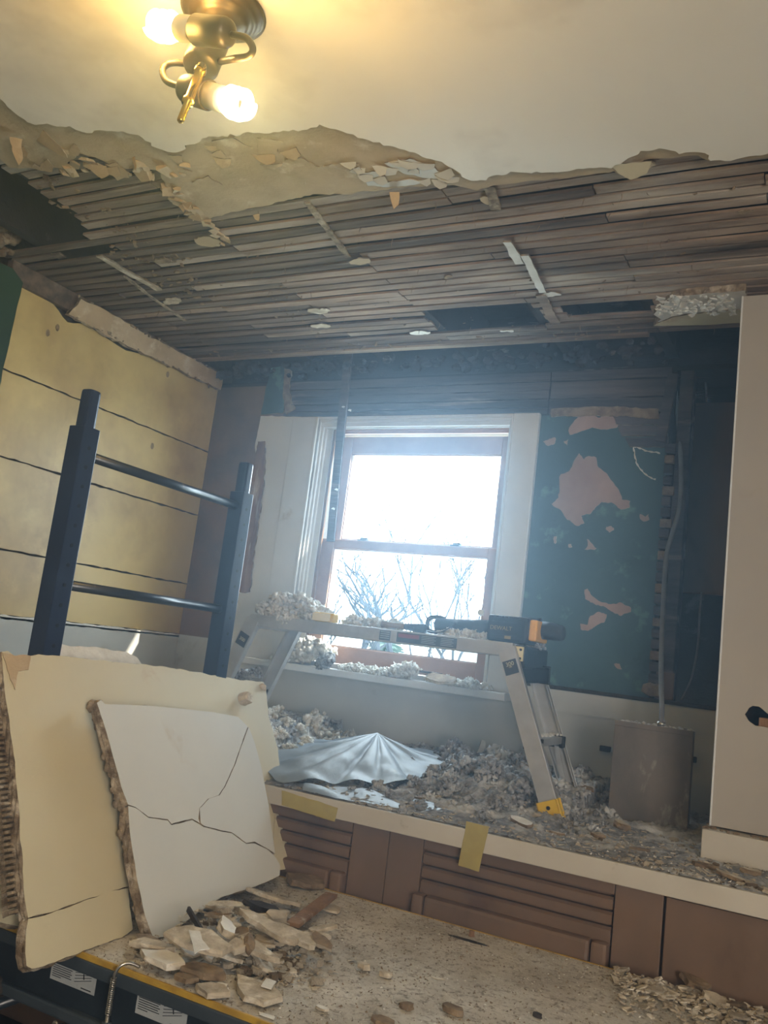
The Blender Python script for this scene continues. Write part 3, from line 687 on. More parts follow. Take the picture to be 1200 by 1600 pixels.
# ------------------------------------------------------------------ drywall corner standing on its curb
PX = -.288; PY = 2.66
fP = (Vector((0, PY, 0)), Vector((1, 0, 0)), Vector((0, 0, 1)), Vector((0, -1, 0)))
hl = [(1164, 1116), (1170, 1106), (1176, 1103), (1186, 1104), (1196, 1112), (1206, 1120), (1206, 1138), (1192, 1136), (1180, 1134), (1170, 1126)]
hp = [(onY(x, y, PY).x, onY(x, y, PY).z) for x, y in hl]
hp = jag(ccw(hp), .01, .002, 31)
outer = [(PX, 1.035), (.75, 1.035), (.75, 2.585), (PX, 2.585)]
hp_r = list(reversed(hp)); i0 = min(range(len(hp_r)), key=lambda i: (Vector(hp_r[i]) - Vector(outer[0])).length)
loop = outer + [outer[0]] + hp_r[i0:] + hp_r[:i0 + 1]
loop[4] = (PX + 1e-4, 1.035 + 1e-4)
b = nb(); slab(b, [Vector(p) for p in loop], fP, .013, 1, 0); pt = struct('wall_partition', b, ['drywall', 'edge_plaster'])
b = nb(); box(b, PX, PX + .012, PY + .013, 3.3, 1.035, 2.585); obj('side_board', b, 'drywall', pt)
b = nb(); box(b, PX - .002, PX + .003, PY - .003, PY + .01, 1.035, 2.585, .001); obj('corner_bead', b, 'trim', pt)
b = nb(); box(b, PX + .012, .75, PY + .10, PY + .14, 1.035, 2.585); obj('stud_bay', b, 'void', pt)
b = nb(); box(b, PX + .04, .75, PY + .02, PY + .11, 2.53, 2.572); obj('top_plate', b, 'board', pt)
c = onY(1198, 1128, PY + .03); b = nb(); box(b, c.x - .02, c.x + .08, PY + .02, PY + .045, c.z - .022, c.z + .01, .003); obj('wood_block', b, 'trimwood', pt)
cb = onZ(1095, 1342, ZT)
b = nb(); box(b, cb.x, .75, 2.60, 3.30, ZT, 1.03, .003); obj('curb', b, 'worktop', pt)
b = nb()
for i in range(90):
    r_ = random.Random(i + 600); x = r_.uniform(cb.x + .005, .1); yy = r_.uniform(2.605, 2.655) if i > 25 else r_.uniform(2.62, 3.1)
    if i <= 25: x = r_.uniform(cb.x + .002, PX - .003)
    s_ = r_.uniform(.002, .007); g = bmesh.ops.create_icosphere(b, subdivisions=1, radius=s_)['verts']
    for v in g: v.co = Vector((v.co.x * 1.4 + x, v.co.y + yy, v.co.z * .6 + 1.032))
o = obj('curb_grit', b, 'plasterb', pt); o['kind'] = 'stuff'

# ------------------------------------------------------------------ long low cabinet and its top
wt = nb(); box(wt, XL, .95, 2.318, YB, .898, ZT, .003); wt = obj('counter_top', wt, 'worktop'); tag(wt, 'long cream laminate counter top under the window, covered in fallen insulation and rubble', 'counter')
cx = thing('low_cabinet', 'long low brown cabinet with louvred fronts under the cream counter top', 'cabinet', (-1.0, 2.33, 0))
b = nb(); box(b, XL + .02, .95, 2.36, 3.3, 0, .897); obj('body', b, 'cabinet', cx)
def fx(px, py): return onY(px, py, 2.33).x
xs = [fx(545, 1330), fx(603, 1340), fx(657, 1350), fx(957, 1430), fx(1035, 1450)]
def front(name, x0, x1, z0, z1, y=2.338, th=.02, bev=.002): b = nb(); box(b, x0 + .001, x1 - .001, y, y + th, z0, z1, bev); return obj(name, b, 'cabinet', cx)
front('stile', xs[0], xs[1], .02, .896); front('stile', xs[1], xs[2], .02, .896); front('stile', xs[3], xs[4] - .002, .02, .896)
d_ = front('door', xs[4] + .003, .32, .02, .893, 2.336); d2 = front('door', .325, .93, .02, .893, 2.336)
def louvre(x0, x1):
    front('top_rail', x0, x1, .869, .896)
    for z0, z1 in ((.833, .861), (.797, .825), (.745, .789)):
        b = nb(); vs = [(2.338, z0), (2.338, z1 - .006), (2.347, z1), (2.37, z1), (2.37, z0)]
        A = [b.verts.new((x0 + .003, y_, z_)) for y_, z_ in vs]; B = [b.verts.new((x1 - .003, y_, z_)) for y_, z_ in vs]
        for j in range(5): b.faces.new((A[j], A[(j + 1) % 5], B[(j + 1) % 5], B[j]))
        b.faces.new(A); b.faces.new(list(reversed(B))); obj('louvre_slat', b, 'cabinet', cx)
    b = nb(); box(b, x0, x1, 2.362, 2.366, .74, .875); obj('louvre_shade_back', b, 'void', cx)  # dark backing, shade between the slats put into its colour
    for a, c in ((x0 - .008, x0 + .028), (x0 + .029, x1 - .046), (x1 - .045, x1 - .002)): front('bottom_rail', a, c, .55, .756, 2.308, .045, .009)
    front('lower_panel', x0, x1, .02, .55)
louvre(xs[2], xs[3]); louvre(xs[0] - .62, xs[0]); front('stile', XL + .02, xs[0] - .62, .02, .896)

# masking tape strips on the counter edge
def tape(pxs, label, yoff=.0008):
    b = nb(); P = [onY(x, y, 2.3175 - yoff) for x, y in pxs]; n = len(P)
    pts = jag(ccw([(p.x, p.z) for p in P]), .01, .0015, int(pxs[0][0])); slab(b, pts, (Vector((0, 2.3175 - yoff, 0)),) + fB[1:], .0006, 1, 0)
    o = obj('masking_tape', b, 'tape'); tag(o, label, 'tape')
tape([(729, 1283), (764, 1292), (748, 1362), (716, 1352)], 'torn piece of yellow tape hanging over the counter front, right of centre')
tape([(440, 1235), (528, 1262), (523, 1284), (440, 1258)], 'wide piece of yellow tape along the counter front beside the broken plaster sheet')

# ------------------------------------------------------------------ steel storage rack
XR = -1.75; YA, YC = 1.577, 2.272
rk = thing('storage_rack', 'navy steel storage rack with perforated end posts, round rungs and a dusty particle board shelf', 'storage rack', (XR, 1.9, 0))
for yy, zt, nm in ((YA, onX(132, 668, XR).z, 'A'), (YC, onX(378, 770, XR).z, 'B')):
    b = nb(); box(b, XR - .0275, XR + .0275, yy - .0275, yy + .0275, 0, zt, .003)
    p_ = obj('post', b, 'navy', rk)
    b = nb(); box(b, XR - .019, XR + .019, yy - .019, yy + .019, zt - .05, zt + .102, .009); obj('insert_tube', b, 'navy', p_)
    z = zt - .055
    while z > 1.0:
        b = nb(); tube(b, [(XR + .0268, yy, z), (XR + .0281, yy, z)], .0052, 10); z -= .0508; obj('punched_hole', b, 'black', p_)
for zz in (onX(145, 712, XR).z - .005, onX(105, 912, XR).z - .003, .95, .45):
    b = nb(); tube(b, [(XR, YA + .02, zz), (XR, YC - .02, zz)], .0135, 14); obj('rung', b, 'navybar', rk, True)
SY0, SY1 = 1.462, 2.300
b = nb(); box(b, XR + .03, .62, SY0 + .004, SY1 - .004, ZS - .014, ZS, .001); obj('shelf_board', b, 'shelf', rk)
for y0, y1, nm in ((SY0 - .002, SY0 + .004, 'f'), (SY1 - .004, SY1 + .002, 'r')):
    b = nb(); box(b, XR - .02, .64, y0, y1, ZS - .012, ZS + .0012, .001); obj('yellow_edge', b, 'yedge', rk)
fb = nb(); box(fb, XR - .02, .64, SY0 - .006, SY0 + .03, ZS - .036, ZS - .010, .003); fbm = obj('front_beam', fb, 'beam', rk)
fb = nb(); box(fb, XR - .02, .64, SY0 + .012, SY0 + .03, ZS - .118, ZS - .034, .002); obj('beam_web', fb, 'beamdark', fbm)
fb = nb(); box(fb, XR - .02, .64, SY0 - .004, SY0 + .024, ZS - .138, ZS - .114, .005); obj('lower_rail', fb, 'beam', fbm)
fb = nb(); box(fb, XR - .02, .64, SY1 - .03, SY1 + .004, ZS - .118, ZS - .012, .003); obj('rear_beam', fb, 'beam', rk)
for k in range(5):
    x = -1.45 + k * .42; b = nb(); box(b, x, x + .03, SY0 + .03, SY1 - .03, ZS - .05, ZS - .016, .002); obj('shelf_support', b, 'beam', rk)
for a, c in (((-1.55, SY0 + .01, .44), (-1.12, SY0 + .4, .565)), ((-1.25, SY0, .56), (-1.36, SY0, .38)), ((-1.05, SY0 + .02, .56), (-1.30, SY0 + .05, .36))):
    b = nb(); beam(b, a, c, .025, .012, Vector((0, 0, 1))); obj('brace', b, 'beamdark', rk)
b = nb(); tube(b, spline([(-1.345, 1.40, .58), (-1.335, 1.395, .600), (-1.325, 1.395, .58), (-1.322, 1.40, .45)]), .003, 8); o = obj('wire_hook', b, 'chrome', smooth=True); tag(o, 'thin bent wire hanging in the dark below the cream sheet at the lower left', 'wire')
b = nb(); box(b, XR - .02, .64, SY0, SY0 + .03, .30, .36, .003); obj('lower_beam', b, 'beam', rk)
b = nb(); box(b, XR + .03, .62, SY0 + .004, SY1 - .004, .345, .36, .001); obj('lower_shelf', b, 'floor', rk)
def sticker(x0, z1, w, h, y, parent, flip=0):
    b = nb(); box(b, x0, x0 + w, y - .0006, y, z1 - h, z1); s = obj('sticker', b, 'sticker', parent)
    b = nb(); box(b, x0 + .003, x0 + w * .47, y - .0010, y - .0005, z1 - .010, z1 - .002); obj('sticker_banner', b, 'redink', s)
    b = nb()
    for k in range(6):
        zz = z1 - .014 - k * .0042; ww = w * (.40 if k % 2 else .43) * (1 if k < 5 else .5); box(b, x0 + .005, x0 + .005 + ww, y - .0010, y - .0005, zz - .0016, zz)
    obj('sticker_text', b, 'ink', s)
    b = nb()
    for k in range(4): beam(b, (x0 + w * .54, y - .0008, z1 - .014 - k * .006), (x0 + w * .9, y - .0008, z1 - .008 - k * .005 + .004), .0012, .0004, Vector((0, 0, 1)))
    beam(b, (x0 + w * .72, y - .0008, z1 - .012), (x0 + w * .74, y - .0008, z1 - .022), .003, .0004, Vector((0, 0, 1)))
    box(b, x0 + w * .7, x0 + w * .92, y - .001, y - .0005, z1 - h + .004, z1 - h + .006)
    obj('sticker_diagram', b, 'ink', s)
sticker(-1.205, .678, .128, .046, SY0 + .0119, rk); sticker(-1.445, .676, .128, .044, SY0 + .0119, rk)
# spring hook on the beam edge
sp = thing('spring_hook', 'chrome coil spring hooked over the yellow shelf edge', 'spring', (-1.262, 1.45, .70))
a = Vector((-1.262, 1.448, .716)); b = nb(); tube(b, spline([(-1.215, 1.478, ZS + .006), (-1.23, 1.462, ZS + .013), (-1.240, 1.449, ZS + .008), (-1.246, 1.444, .700), (-1.246, 1.444, .690)], 6), .0032, 10); obj('hook_end', b, 'chrome', sp, True)
b = nb(); pts = [(-1.246 + .0052 * math.cos(t * .6), 1.443 + .0052 * math.sin(t * .6), .694 - t * .00036) for t in range(0, 190)]; tube(b, pts, .0012, 6); obj('coil', b, 'chrome', sp, True)
b = nb(); tube(b, [(-1.246, 1.443, .626), (-1.246, 1.443, .52)], .004, 8); obj('rod', b, 'chrome', sp, True)
b = nb(); tube(b, [(-1.246, 1.443, .612), (-1.246, 1.443, .598)], .0095, 12); obj('collar', b, 'beam', sp, True)

# ------------------------------------------------------------------ broken plaster sheets leaning on the rack
Q0 = Vector((-1.345, 1.302, ZS)); U = Vector((-.06, 1, 0)).normalized(); V = Vector((-.325, 0, .552)); V = (V - U * V.dot(U)).normalized(); NN = U.cross(V).normalized()
if NN.x < 0: NN = -NN
def pS(lst, d=0):
    o = Q0 + NN * d; out = []
    for x, y in lst:
        p = onP(x, y, o, NN) - o; out.append((p.dot(U), p.dot(V)))
    return out
def sheet(b, pxs, d, th, seed, step=.015, amp=.003, layers=4, rough=.006, skip=()):
    o = Q0 + NN * d; slab(b, jag(ccw(pS(pxs, d)), step, amp, seed, skip=skip), (o, U, V, NN), th, layers, rough, seed)
s1 = thing('broken_plaster_sheet', 'large cream painted plaster sheet leaning on the navy rack, its ragged edge at the left', 'plaster sheet', tuple(Q0))
crack = [(44, 1434), (70, 1428), (100, 1418), (140, 1403), (178, 1391), (200, 1386)]
b = nb(); sheet(b, [(2, 1018), (12, 1016), (30, 1030), (60, 1022), (150, 1031), (260, 1042), (330, 1054), (372, 1062), (412, 1066), (416, 1080), (420, 1120), (434, 1170), (443, 1245), (450, 1300), (455, 1350), (430, 1362), (300, 1400)] + crack[::-1] + [(38, 1400), (32, 1300), (22, 1180), (8, 1080)], 0, .024, 3, rough=.008)
obj('upper_piece', b, ['sheetA', 'edge_plaster'], s1)
b = nb(); sheet(b, [(x, y + 1.6) for x, y in crack] + [(206, 1440), (208, 1452), (190, 1464), (140, 1482), (95, 1500), (50, 1514), (42, 1508), (40, 1470)], .001, .024, 9, rough=.008)
obj('lower_piece', b, ['sheetA', 'edge_plaster'], s1)
b = nb(); c0 = pS([(4, 1060), (30, 1420)])
for i in range(42):
    t = i / 41; p = Q0 + U * (c0[0][0] * (1 - t) + c0[1][0] * t + .004) + V * (c0[0][1] * (1 - t) + c0[1][1] * t) - NN * .026
    obox(b, p, U, V, NN, .03, .007, .012, .002)
obj('plaster_keys', b, 'edge_plaster', s1)
b = nb(); sheet(b, [(5, 1020), (30, 1024), (48, 1024), (44, 1046), (30, 1050), (24, 1078), (16, 1060)], .0016, .0016, 21, .01, .004, 1, 0); obj('torn_paper', b, ['torn_coat', 'edge_plaster'], s1)
# hanging paper flap, lower right
b = nb(); sheet(b, [(432, 1262), (446, 1284), (448, 1300), (456, 1282), (462, 1281), (468, 1310), (470, 1345), (466, 1356), (450, 1358), (434, 1362), (424, 1362), (428, 1300)], .004, .002, 33, .012, .003, 1, 0)
obj('paper_flap', b, ['sheetA', 'sheetA'], s1)
s2 = thing('broken_plaster_sheet', 'off-white cracked plaster sheet with crumbling brown edge, resting against the larger cream one', 'plaster sheet', tuple(Q0 + NN * .05))
cr1 = [(200, 1257), (212, 1261), (232, 1276), (262, 1280), (268, 1287), (300, 1279), (318, 1290), (345, 1297), (362, 1300), (385, 1317), (398, 1315), (420, 1327), (431, 1338)]
cr2 = [(387, 1135), (378, 1160), (366, 1195), (350, 1230), (342, 1242), (325, 1248), (312, 1262), (310, 1279), (312, 1286)]
D = .058
UP = [(152, 1098), (158, 1094), (164, 1100), (240, 1103), (330, 1112), (372, 1120), (387, 1135)]
b = nb(); sheet(b, UP + cr2[1:-1] + [(312, 1286)] + cr1[:6][::-1] + [(190, 1230), (172, 1165)], D, .026, 41, .014, .0016, 4, .006); obj('upper_left_piece', b, ['sheetB', 'edge_plaster'], s2)
b = nb(); sheet(b, [(388.5, 1136), (398, 1160), (410, 1205), (420, 1260), (430, 1334)] + cr1[6:-1][::-1] + [(313.5, 1286), (311.8, 1262)] + [(x + 1.6, y) for x, y in cr2[1:-2]][::-1], D + .001, .026, 43, .014, .0012, 4, .005); obj('upper_right_piece', b, ['sheetB', 'edge_plaster'], s2)
b = nb(); sheet(b, [(x, y + 2.0) for x, y in cr1] + [(438, 1352), (437, 1368), (400, 1385), (345, 1402), (300, 1432), (262, 1462), (240, 1466), (226, 1430), (214, 1370), (204, 1310)], D, .026, 47, .014, .0016, 4, .006); obj('lower_piece', b, ['sheetB', 'edge_plaster'], s2)
b = nb(); lft = [(152, 1100), (160, 1120), (172, 1165), (180, 1200), (192, 1240), (200, 1262), (203, 1310), (214, 1370), (228, 1435)]
P = pS(lft, D - .02); rr = random.Random(5)
for a, c in zip(P, P[1:]):
    for k in range(10):
        t = k / 10; q = Q0 + NN * (D - .012 - rr.uniform(0, .02)) + U * (a[0] * (1 - t) + c[0] * t - rr.uniform(.0, .014)) + V * (a[1] * (1 - t) + c[1] * t)
        fluff(b, q, rr.uniform(.006, .014), k + int(t * 99), 3, 1)
obj('crumbling_edge', b, 'edge_plaster', s2, True)
c = onP(378, 1094, Q0 + NN * .012, NN); b = chunk_bm(.05, .045, .03, 14)
for v in b.verts: v.co = c + U * v.co.x + V * v.co.y + NN * v.co.z
o = obj('plaster_lump', b, ['plaster', 'plaster']); tag(o, 'angular plaster lump stuck near the top right corner of the cream sheet', 'plaster lump')
c = onP(410, 1073, Q0 + NN * .002, NN); b = nb(); fluff(b, c, .013, 4, 3); fluff(b, c + Vector((0, .01, -.008)), .009, 5, 3); o = obj('plaster_lump', b, 'torn_coat', None, True); tag(o, 'small brown crumb on the very top right corner of the cream sheet', 'plaster lump')
s3 = nb(); sheet(s3, [(-90, 1120), (8, 1160), (16, 1260), (22, 1340), (28, 1400), (30, 1448), (-90, 1420)], -.085, .02, 51); o = obj('broken_plaster_sheet', s3, ['sheetA', 'edge_plaster']); tag(o, 'dim yellowish sheet at the left edge, half hidden behind the large cream sheet', 'plaster sheet')
c = onX(14, 1475, XR + .10); b = nb()
for i in range(14):
    r_ = random.Random(i + 20); fluff(b, c + Vector((r_.uniform(-.05, .05), r_.uniform(-.10, .04), r_.uniform(-.06, .02))), r_.uniform(.02, .04), i, 3)
o = obj('soot_clump', b, 'grey_chip', None, True); tag(o, 'dark dusty clump of debris under the half hidden sheet at the left edge', 'debris clump', None, 'stuff')
s4 = nb(); sheet(s4, [(90, 1100), (88, 1022), (94, 1006), (110, 1010), (150, 1011), (200, 1020), (214, 1027), (224, 1041), (226, 1100)], -.055, .028, 57, .012, .003, 4, .008); o = obj('broken_plaster_sheet', s4, ['plasterw', 'edge_plaster']); tag(o, 'white broken plaster piece peeking over the top of the cream sheet between the rack posts', 'plaster sheet')

# ------------------------------------------------------------------ rubble on the rack shelf
def place(bm, c, rx, ry, rz):
    R = Euler((rx, ry, rz)).to_matrix(); zmin = min((R @ v.co).z for v in bm.verts)
    for v in bm.verts: v.co = R @ v.co + Vector(c) - Vector((0, 0, zmin))
def hump(p):      # height of the rubble heap under the sheets
    c = onZ(350, 1460, ZS); d = Vector(((p.x - c.x) / .20, (p.y - c.y) / .22)); return .055 * math.exp(-d.length_squared)
big = [  # px, py, sx, sy, sz, tilt x, y, rot z, material, label
 ((585 - 0, 0), None)][:0]
G = 'plaster'
big = [
 (135 + 105, 1480, .11, .045, .016, 0, .0, .35, 'plaster', 'flat tan plaster slab lying under the lower tip of the off-white sheet'),
 (255, 1505, .095, .055, .018, .1, 0, .2, 'plasterw', 'whitish plaster slab just inside the yellow shelf edge, left of the heap'),
 (345, 1420, .12, .04, .016, .1, -.1, .45, 'plaster', 'long plaster slab lying across the back of the heap below the off-white sheet'),
 (310, 1475, .15, .085, .020, .12, .06, .25, 'plaster', 'wide grey plaster slab in the middle of the heap with a white scrap on it'),
 (425, 1413, .16, .07, .012, -.2, .12, .3, 'plaster', 'thin curled plaster slab at the far right top of the heap'),
 (352, 1455, .04, .07, .02, .2, .3, .9, 'plasterw', 'short white plaster block between the heap slabs'),
 (420, 1455, .20, .045, .016, .1, .1, -.25, 'plaster', 'longest plaster strip slanting down the right side of the heap'),
 (455, 1466, .16, .04, .014, .1, .1, -.15, 'plaster', 'second long plaster strip, right of and above the longest one'),
 (400, 1487, .12, .035, .014, 0, .1, -.2, 'plaster', 'narrow plaster strip at the right foot of the heap'),
 (318, 1523, .10, .05, .018, .05, 0, .2, 'plasterb', 'brownish plaster slab in front of the wide grey one'),
 (330, 1553, .065, .05, .016, 0, 0, .4, 'plaster', 'pentagonal plaster piece near the yellow shelf edge'),
 (290, 1532, .05, .03, .014, 0, 0, .2, 'plasterb', 'small brown plaster piece near the yellow shelf edge'),
 (398, 1552, .13, .075, .014, 0, 0, -.5, 'plaster', 'large flat grey plaster slab in front of the heap'),
 (372, 1483, .045, .04, .018, .3, 0, .5, 'plaster', 'squarish plaster lump in front of the long strips'),
 (386, 1484, .02, .045, .022, .5, .4, .9, 'plasterb', 'upright brown plaster sliver beside the squarish lump'),
 (478, 1385, .11, .09, .022, .1, .1, .5, 'plasterb', 'brown rough plaster slab at the back corner beside the cabinet'),
 (430, 1438, .055, .05, .02, .2, .2, .1, 'plaster', 'pale plaster block below the thin curled slab'),
 (415, 1428, .11, .03, .025, .1, .1, .1, 'grey_chip', 'charred dark lump under the thin curled slab'),
 (345, 1590 - 45, .03, .02, .008, .2, 0, 0, 'plasterw', None),
 (705, 1583, .055, .03, .016, 0, 0, -.1, 'plasterb', 'ribbed brown chunk at the bottom edge of the picture, right of centre'),
 (840, 1590, .022, .014, .010, 0, 0, 0, 'grey_chip', 'black charred lump near the bottom right of the shelf'),
 (636, 1577, .028, .02, .014, 0, 0, .3, 'plasterb', 'small dark-sided plaster lump near the bottom centre of the shelf'),
 (503, 1578, .026, .014, .006, 0, 0, 0, 'plasterw', 'white plaster flake near the bottom centre left of the shelf'),
 (568, 1515, .030, .024, .016, 0, 0, 0, 'plaster', 'lone rounded plaster lump in the middle of the shelf, left one'),
 (602, 1527, .024, .020, .014, 0, 0, .5, 'plaster', 'lone rounded plaster lump in the middle of the shelf, right one'),
 (683, 1530, .034, .012, .003, 0, 0, .2, 'plasterw', 'thin white scraps right of the shelf middle'),
 (1085, 1545, .07, .05, .018, .2, .2, .3, 'plasterb', 'largest brown chunk in the debris at the right end of the shelf'),
 (1120, 1570, .06, .035, .014, .1, .2, -.3, 'plaster', 'pale slab in the debris at the right end of the shelf'),
 (1040, 1560, .05, .03, .012, .1, .0, .6, 'plaster', 'pale slab at the left of the right-hand debris'),
 (1170, 1560, .05, .04, .02, .3, .0, .1, 'plasterb', 'brown lump at the right edge of the picture on the shelf'),
 (600, 1600, .05, .03, .01, 0, 0, 0, 'plasterb', 'brown flat piece cut by the bottom edge of the picture')]
for i, (px, py, sx, sy, sz, rx, ry, rz, m_, lab) in enumerate(big):
    p = onZ(px, py, ZS); h = hump(p); p = onZ(px, py, ZS + h); bm = chunk_bm(sx * 1.12, sy * 1.12, sz * .72, i + 3)
    place(bm, (p.x, p.y, ZS + .001 + h * .85), rx, ry, rz)
    for v in bm.verts: v.co.z = max(v.co.z, ZS + .0008)
    o = obj('plaster_chunk', bm, [m_, 'plaster' if m_ == 'plasterw' else m_]); tag(o, lab or 'small white plaster chip beside the large flat grey slab', 'plaster chunk')
r_ = random.Random(4242)
for i in range(34):
    px, py = r_.gauss(365, 62), r_.gauss(1478, 30); p = onZ(px, py, ZS)
    if p.y < SY0 + .05 or py < 1420 or p.x < -1.30: continue
    h = hump(p); bm = chunk_bm(r_.uniform(.05, .12), r_.uniform(.03, .055), r_.uniform(.005, .009), i + 500)
    place(bm, (p.x, p.y, ZS + .002 + h * r_.uniform(.2, .7)), r_.uniform(-.25, .25), r_.uniform(-.25, .25), r_.uniform(-.7, .6))
    for v in bm.verts: v.co.z = max(v.co.z, ZS + .0008)
    tag(obj('plaster_flat', bm, [r_.choice(('plaster', 'plaster', 'plasterw', 'plasterb')), 'plaster']), 'thin broken plaster flat among many like it in the heap below the sheets', 'plaster flat', 'thin flats in the heap')
def white_scrap(pts, h, lab):
    P = [onZ(x, y, ZS + h) for x, y in pts]; b = nb(); slab(b, ccw(jag([(p.x, p.y) for p in P], .02, .001, 3)), (Vector((0, 0, ZS + h)),) + XY[1:], .002, 1)
    tag(obj('white_scrap', b, 'plasterw'), lab, 'scrap')
white_scrap([(295, 1453), (313, 1455), (316, 1468), (328, 1482), (312, 1484), (304, 1490), (300, 1470)], .082, 'white waisted scrap lying on the wide grey slab of the heap')
white_scrap([(416, 1528), (432, 1533), (424, 1545), (408, 1540)], .019, 'small bluish white square tile scrap among the pebbles')
white_scrap([(404, 1580), (430, 1588), (428, 1592), (406, 1584)], .004, 'white sliver at the bottom by the yellow edge')
# broken lath ends lying on the heap
b = nb(); a = onZ(457, 1445, ZS + .018); c = onZ(518, 1398, ZS + .03); beam(b, a, c, .035, .010, Vector((1, .4, 0)), .002); o = obj('broken_lath', b, 'trimwood'); tag(o, 'short broken wood lath sticking out of the right side of the heap', 'broken lath')
b = nb(); beam(b, onZ(294, 1420, ZS + .075), onZ(315, 1455, ZS + .05), .012, .006, Vector((0, 0, 1))); o = obj('broken_lath', b, 'grey_chip'); tag(o, 'thin dark sliver of wood leaning in the left of the heap', 'broken lath')
b = nb(); beam(b, onZ(929, 1462, ZS + .012), onZ(933, 1482, ZS + .006), .016, .006, Vector((1, 0, 0)), .001); o = obj('broken_lath', b, 'trimwood'); tag(o, 'little pale wood offcut standing at the far shelf edge, right of centre', 'broken lath')
# slot in the shelf board with a knot beside it
b = nb(); c = onZ(731, 1469, ZS + .0008)
pts = [(c.x + math.cos(t * .42) * .055, c.y + math.sin(t * .42) * .009) for t in range(15)]; slab(b, pts, (Vector((0, 0, ZS + .0010)),) + XY[1:], .001, 1); obj('slot', b, 'seam', rk)
bm = chunk_bm(.016, .014, .012, 91); place(bm, onZ(736, 1463, ZS), 0, 0, 0); tag(obj('plaster_chunk', bm, ['trimwood', 'trimwood']), 'small reddish lump beside the slot in the shelf board', 'plaster chunk')
# medium pebbles of plaster: copies of a few shapes
protos = [obj('plaster_pebble', chunk_bm(1, .8, .38, 300 + i), ['plaster' if i else 'plasterb', 'plaster' if i % 4 else 'plasterb']) for i in range(8)]
def scatter(n, fn, seed, label, group, smin, smax, flat=1.0):
    r_ = random.Random(seed)
    for i in range(n):
        p = fn(r_, i)
        if p is None: continue
        pr = protos[r_.randrange(8)]; o = pr.copy(); COL.objects.link(o); s_ = r_.uniform(smin, smax) * (1 if r_.random() < .8 else 1.5)
        o.scale = (s_, s_ * r_.uniform(.6, 1), s_ * flat * r_.uniform(.6, 1.2)); o.location = p; o.rotation_euler = (r_.uniform(-.15, .15), r_.uniform(-.15, .15), r_.uniform(0, 6.28))
        tag(o, label, 'plaster pebble', group)
def f1(r_, i):
    t = r_.random(); x = r_.gauss(432, 36); y = r_.gauss(1514, 17)
    if y < 1478: return None
    p = onZ(x, y, ZS); 
    if p.y < SY0 + .01: return None
    p.z += hump(p) * .5; return p
scatter(110, f1, 1, 'small plaster pebble in the spill at the right foot of the heap', 'pebbles at the foot of the heap', .010, .025, 1.2)
def f2(r_, i):
    p = Vector((r_.uniform(-1.35, -.05), r_.uniform(SY0 + .02, SY1 - .02), ZS)); return p
scatter(34, f2, 2, 'small scattered plaster pebble on the open dusty shelf', 'pebbles scattered over the shelf', .004, .010)
def f3(r_, i):
    x = r_.uniform(960, 1230); y = 1512 + (x - 960) * .20 + abs(r_.gauss(0, 32)); p = onZ(x, y, ZS)
    if p.y > SY1 - .01: return None
    p.z += r_.uniform(0, .008); return p
scatter(40, f3, 3, 'plaster shard in the drift at the right end of the shelf', 'shards at the right end of the shelf', .016, .045, .5)
def f4(r_, i):
    x = r_.uniform(190, 330); p = onZ(x, 1490 + (x - 190) * .38 + r_.uniform(-26, 4), ZS); 
    if p.y < SY0 + .008: return None
    return p
scatter(26, f4, 4, 'plaster shard in the spill along the yellow shelf edge', 'shards along the yellow edge', .006, .018)
def f5(r_, i):
    p = onZ(r_.gauss(360, 60), r_.gauss(1470, 22), ZS)
    if p.y < SY0 + .01: return None
    p.z += hump(p) * r_.uniform(.2, .8); return p
scatter(30, f5, 5, 'small plaster shard between the slabs of the heap', 'shards between the heap slabs', .012, .03)
def shards(name, parts, m, label):
    b = nb(); r_ = random.Random(77); k = 0
    for n, fn, s0, s1 in parts:
        for i in range(n):
            p = fn(r_, i)
            if p is None: continue
            s_ = r_.uniform(s0, s1); k += 1; crumb(b, p + Vector((0, 0, s_ * .2)), s_, .28, k)
    tag(obj(name, b, m), label, 'shards', None, 'stuff')
def grit(name, n, fn, m, seed, label, s0, s1):
    b = nb(); r_ = random.Random(seed)
    for i in range(n):
        p = fn(r_)
        if p is None: continue
        s_ = s0 + (s1 - s0) * r_.random() ** 3; vs = [b.verts.new(p + Vector((r_.uniform(-1, 1), r_.uniform(-1, 1), k)) * s_) for k in (0, 0, 0, .9)]
        for t in ((0, 1, 2), (0, 1, 3), (1, 2, 3), (0, 2, 3)): b.faces.new([vs[j] for j in t])
    o = obj(name, b, m); tag(o, label, 'grit', None, 'stuff')
def g1(r_):
    y = r_.uniform(SY0 + .005, SY1 - .005); return Vector((r_.uniform(-1.5, .1), y, ZS + .0002))
grit('plaster_grit', 9000, g1, 'plasterb', 11, 'brown grit strewn over the particle board shelf', .0010, .0045)
grit('plaster_dust_crumbs', 5200, g1, 'plasterw', 12, 'white crumbs of plaster strewn over the particle board shelf', .0008, .0035)

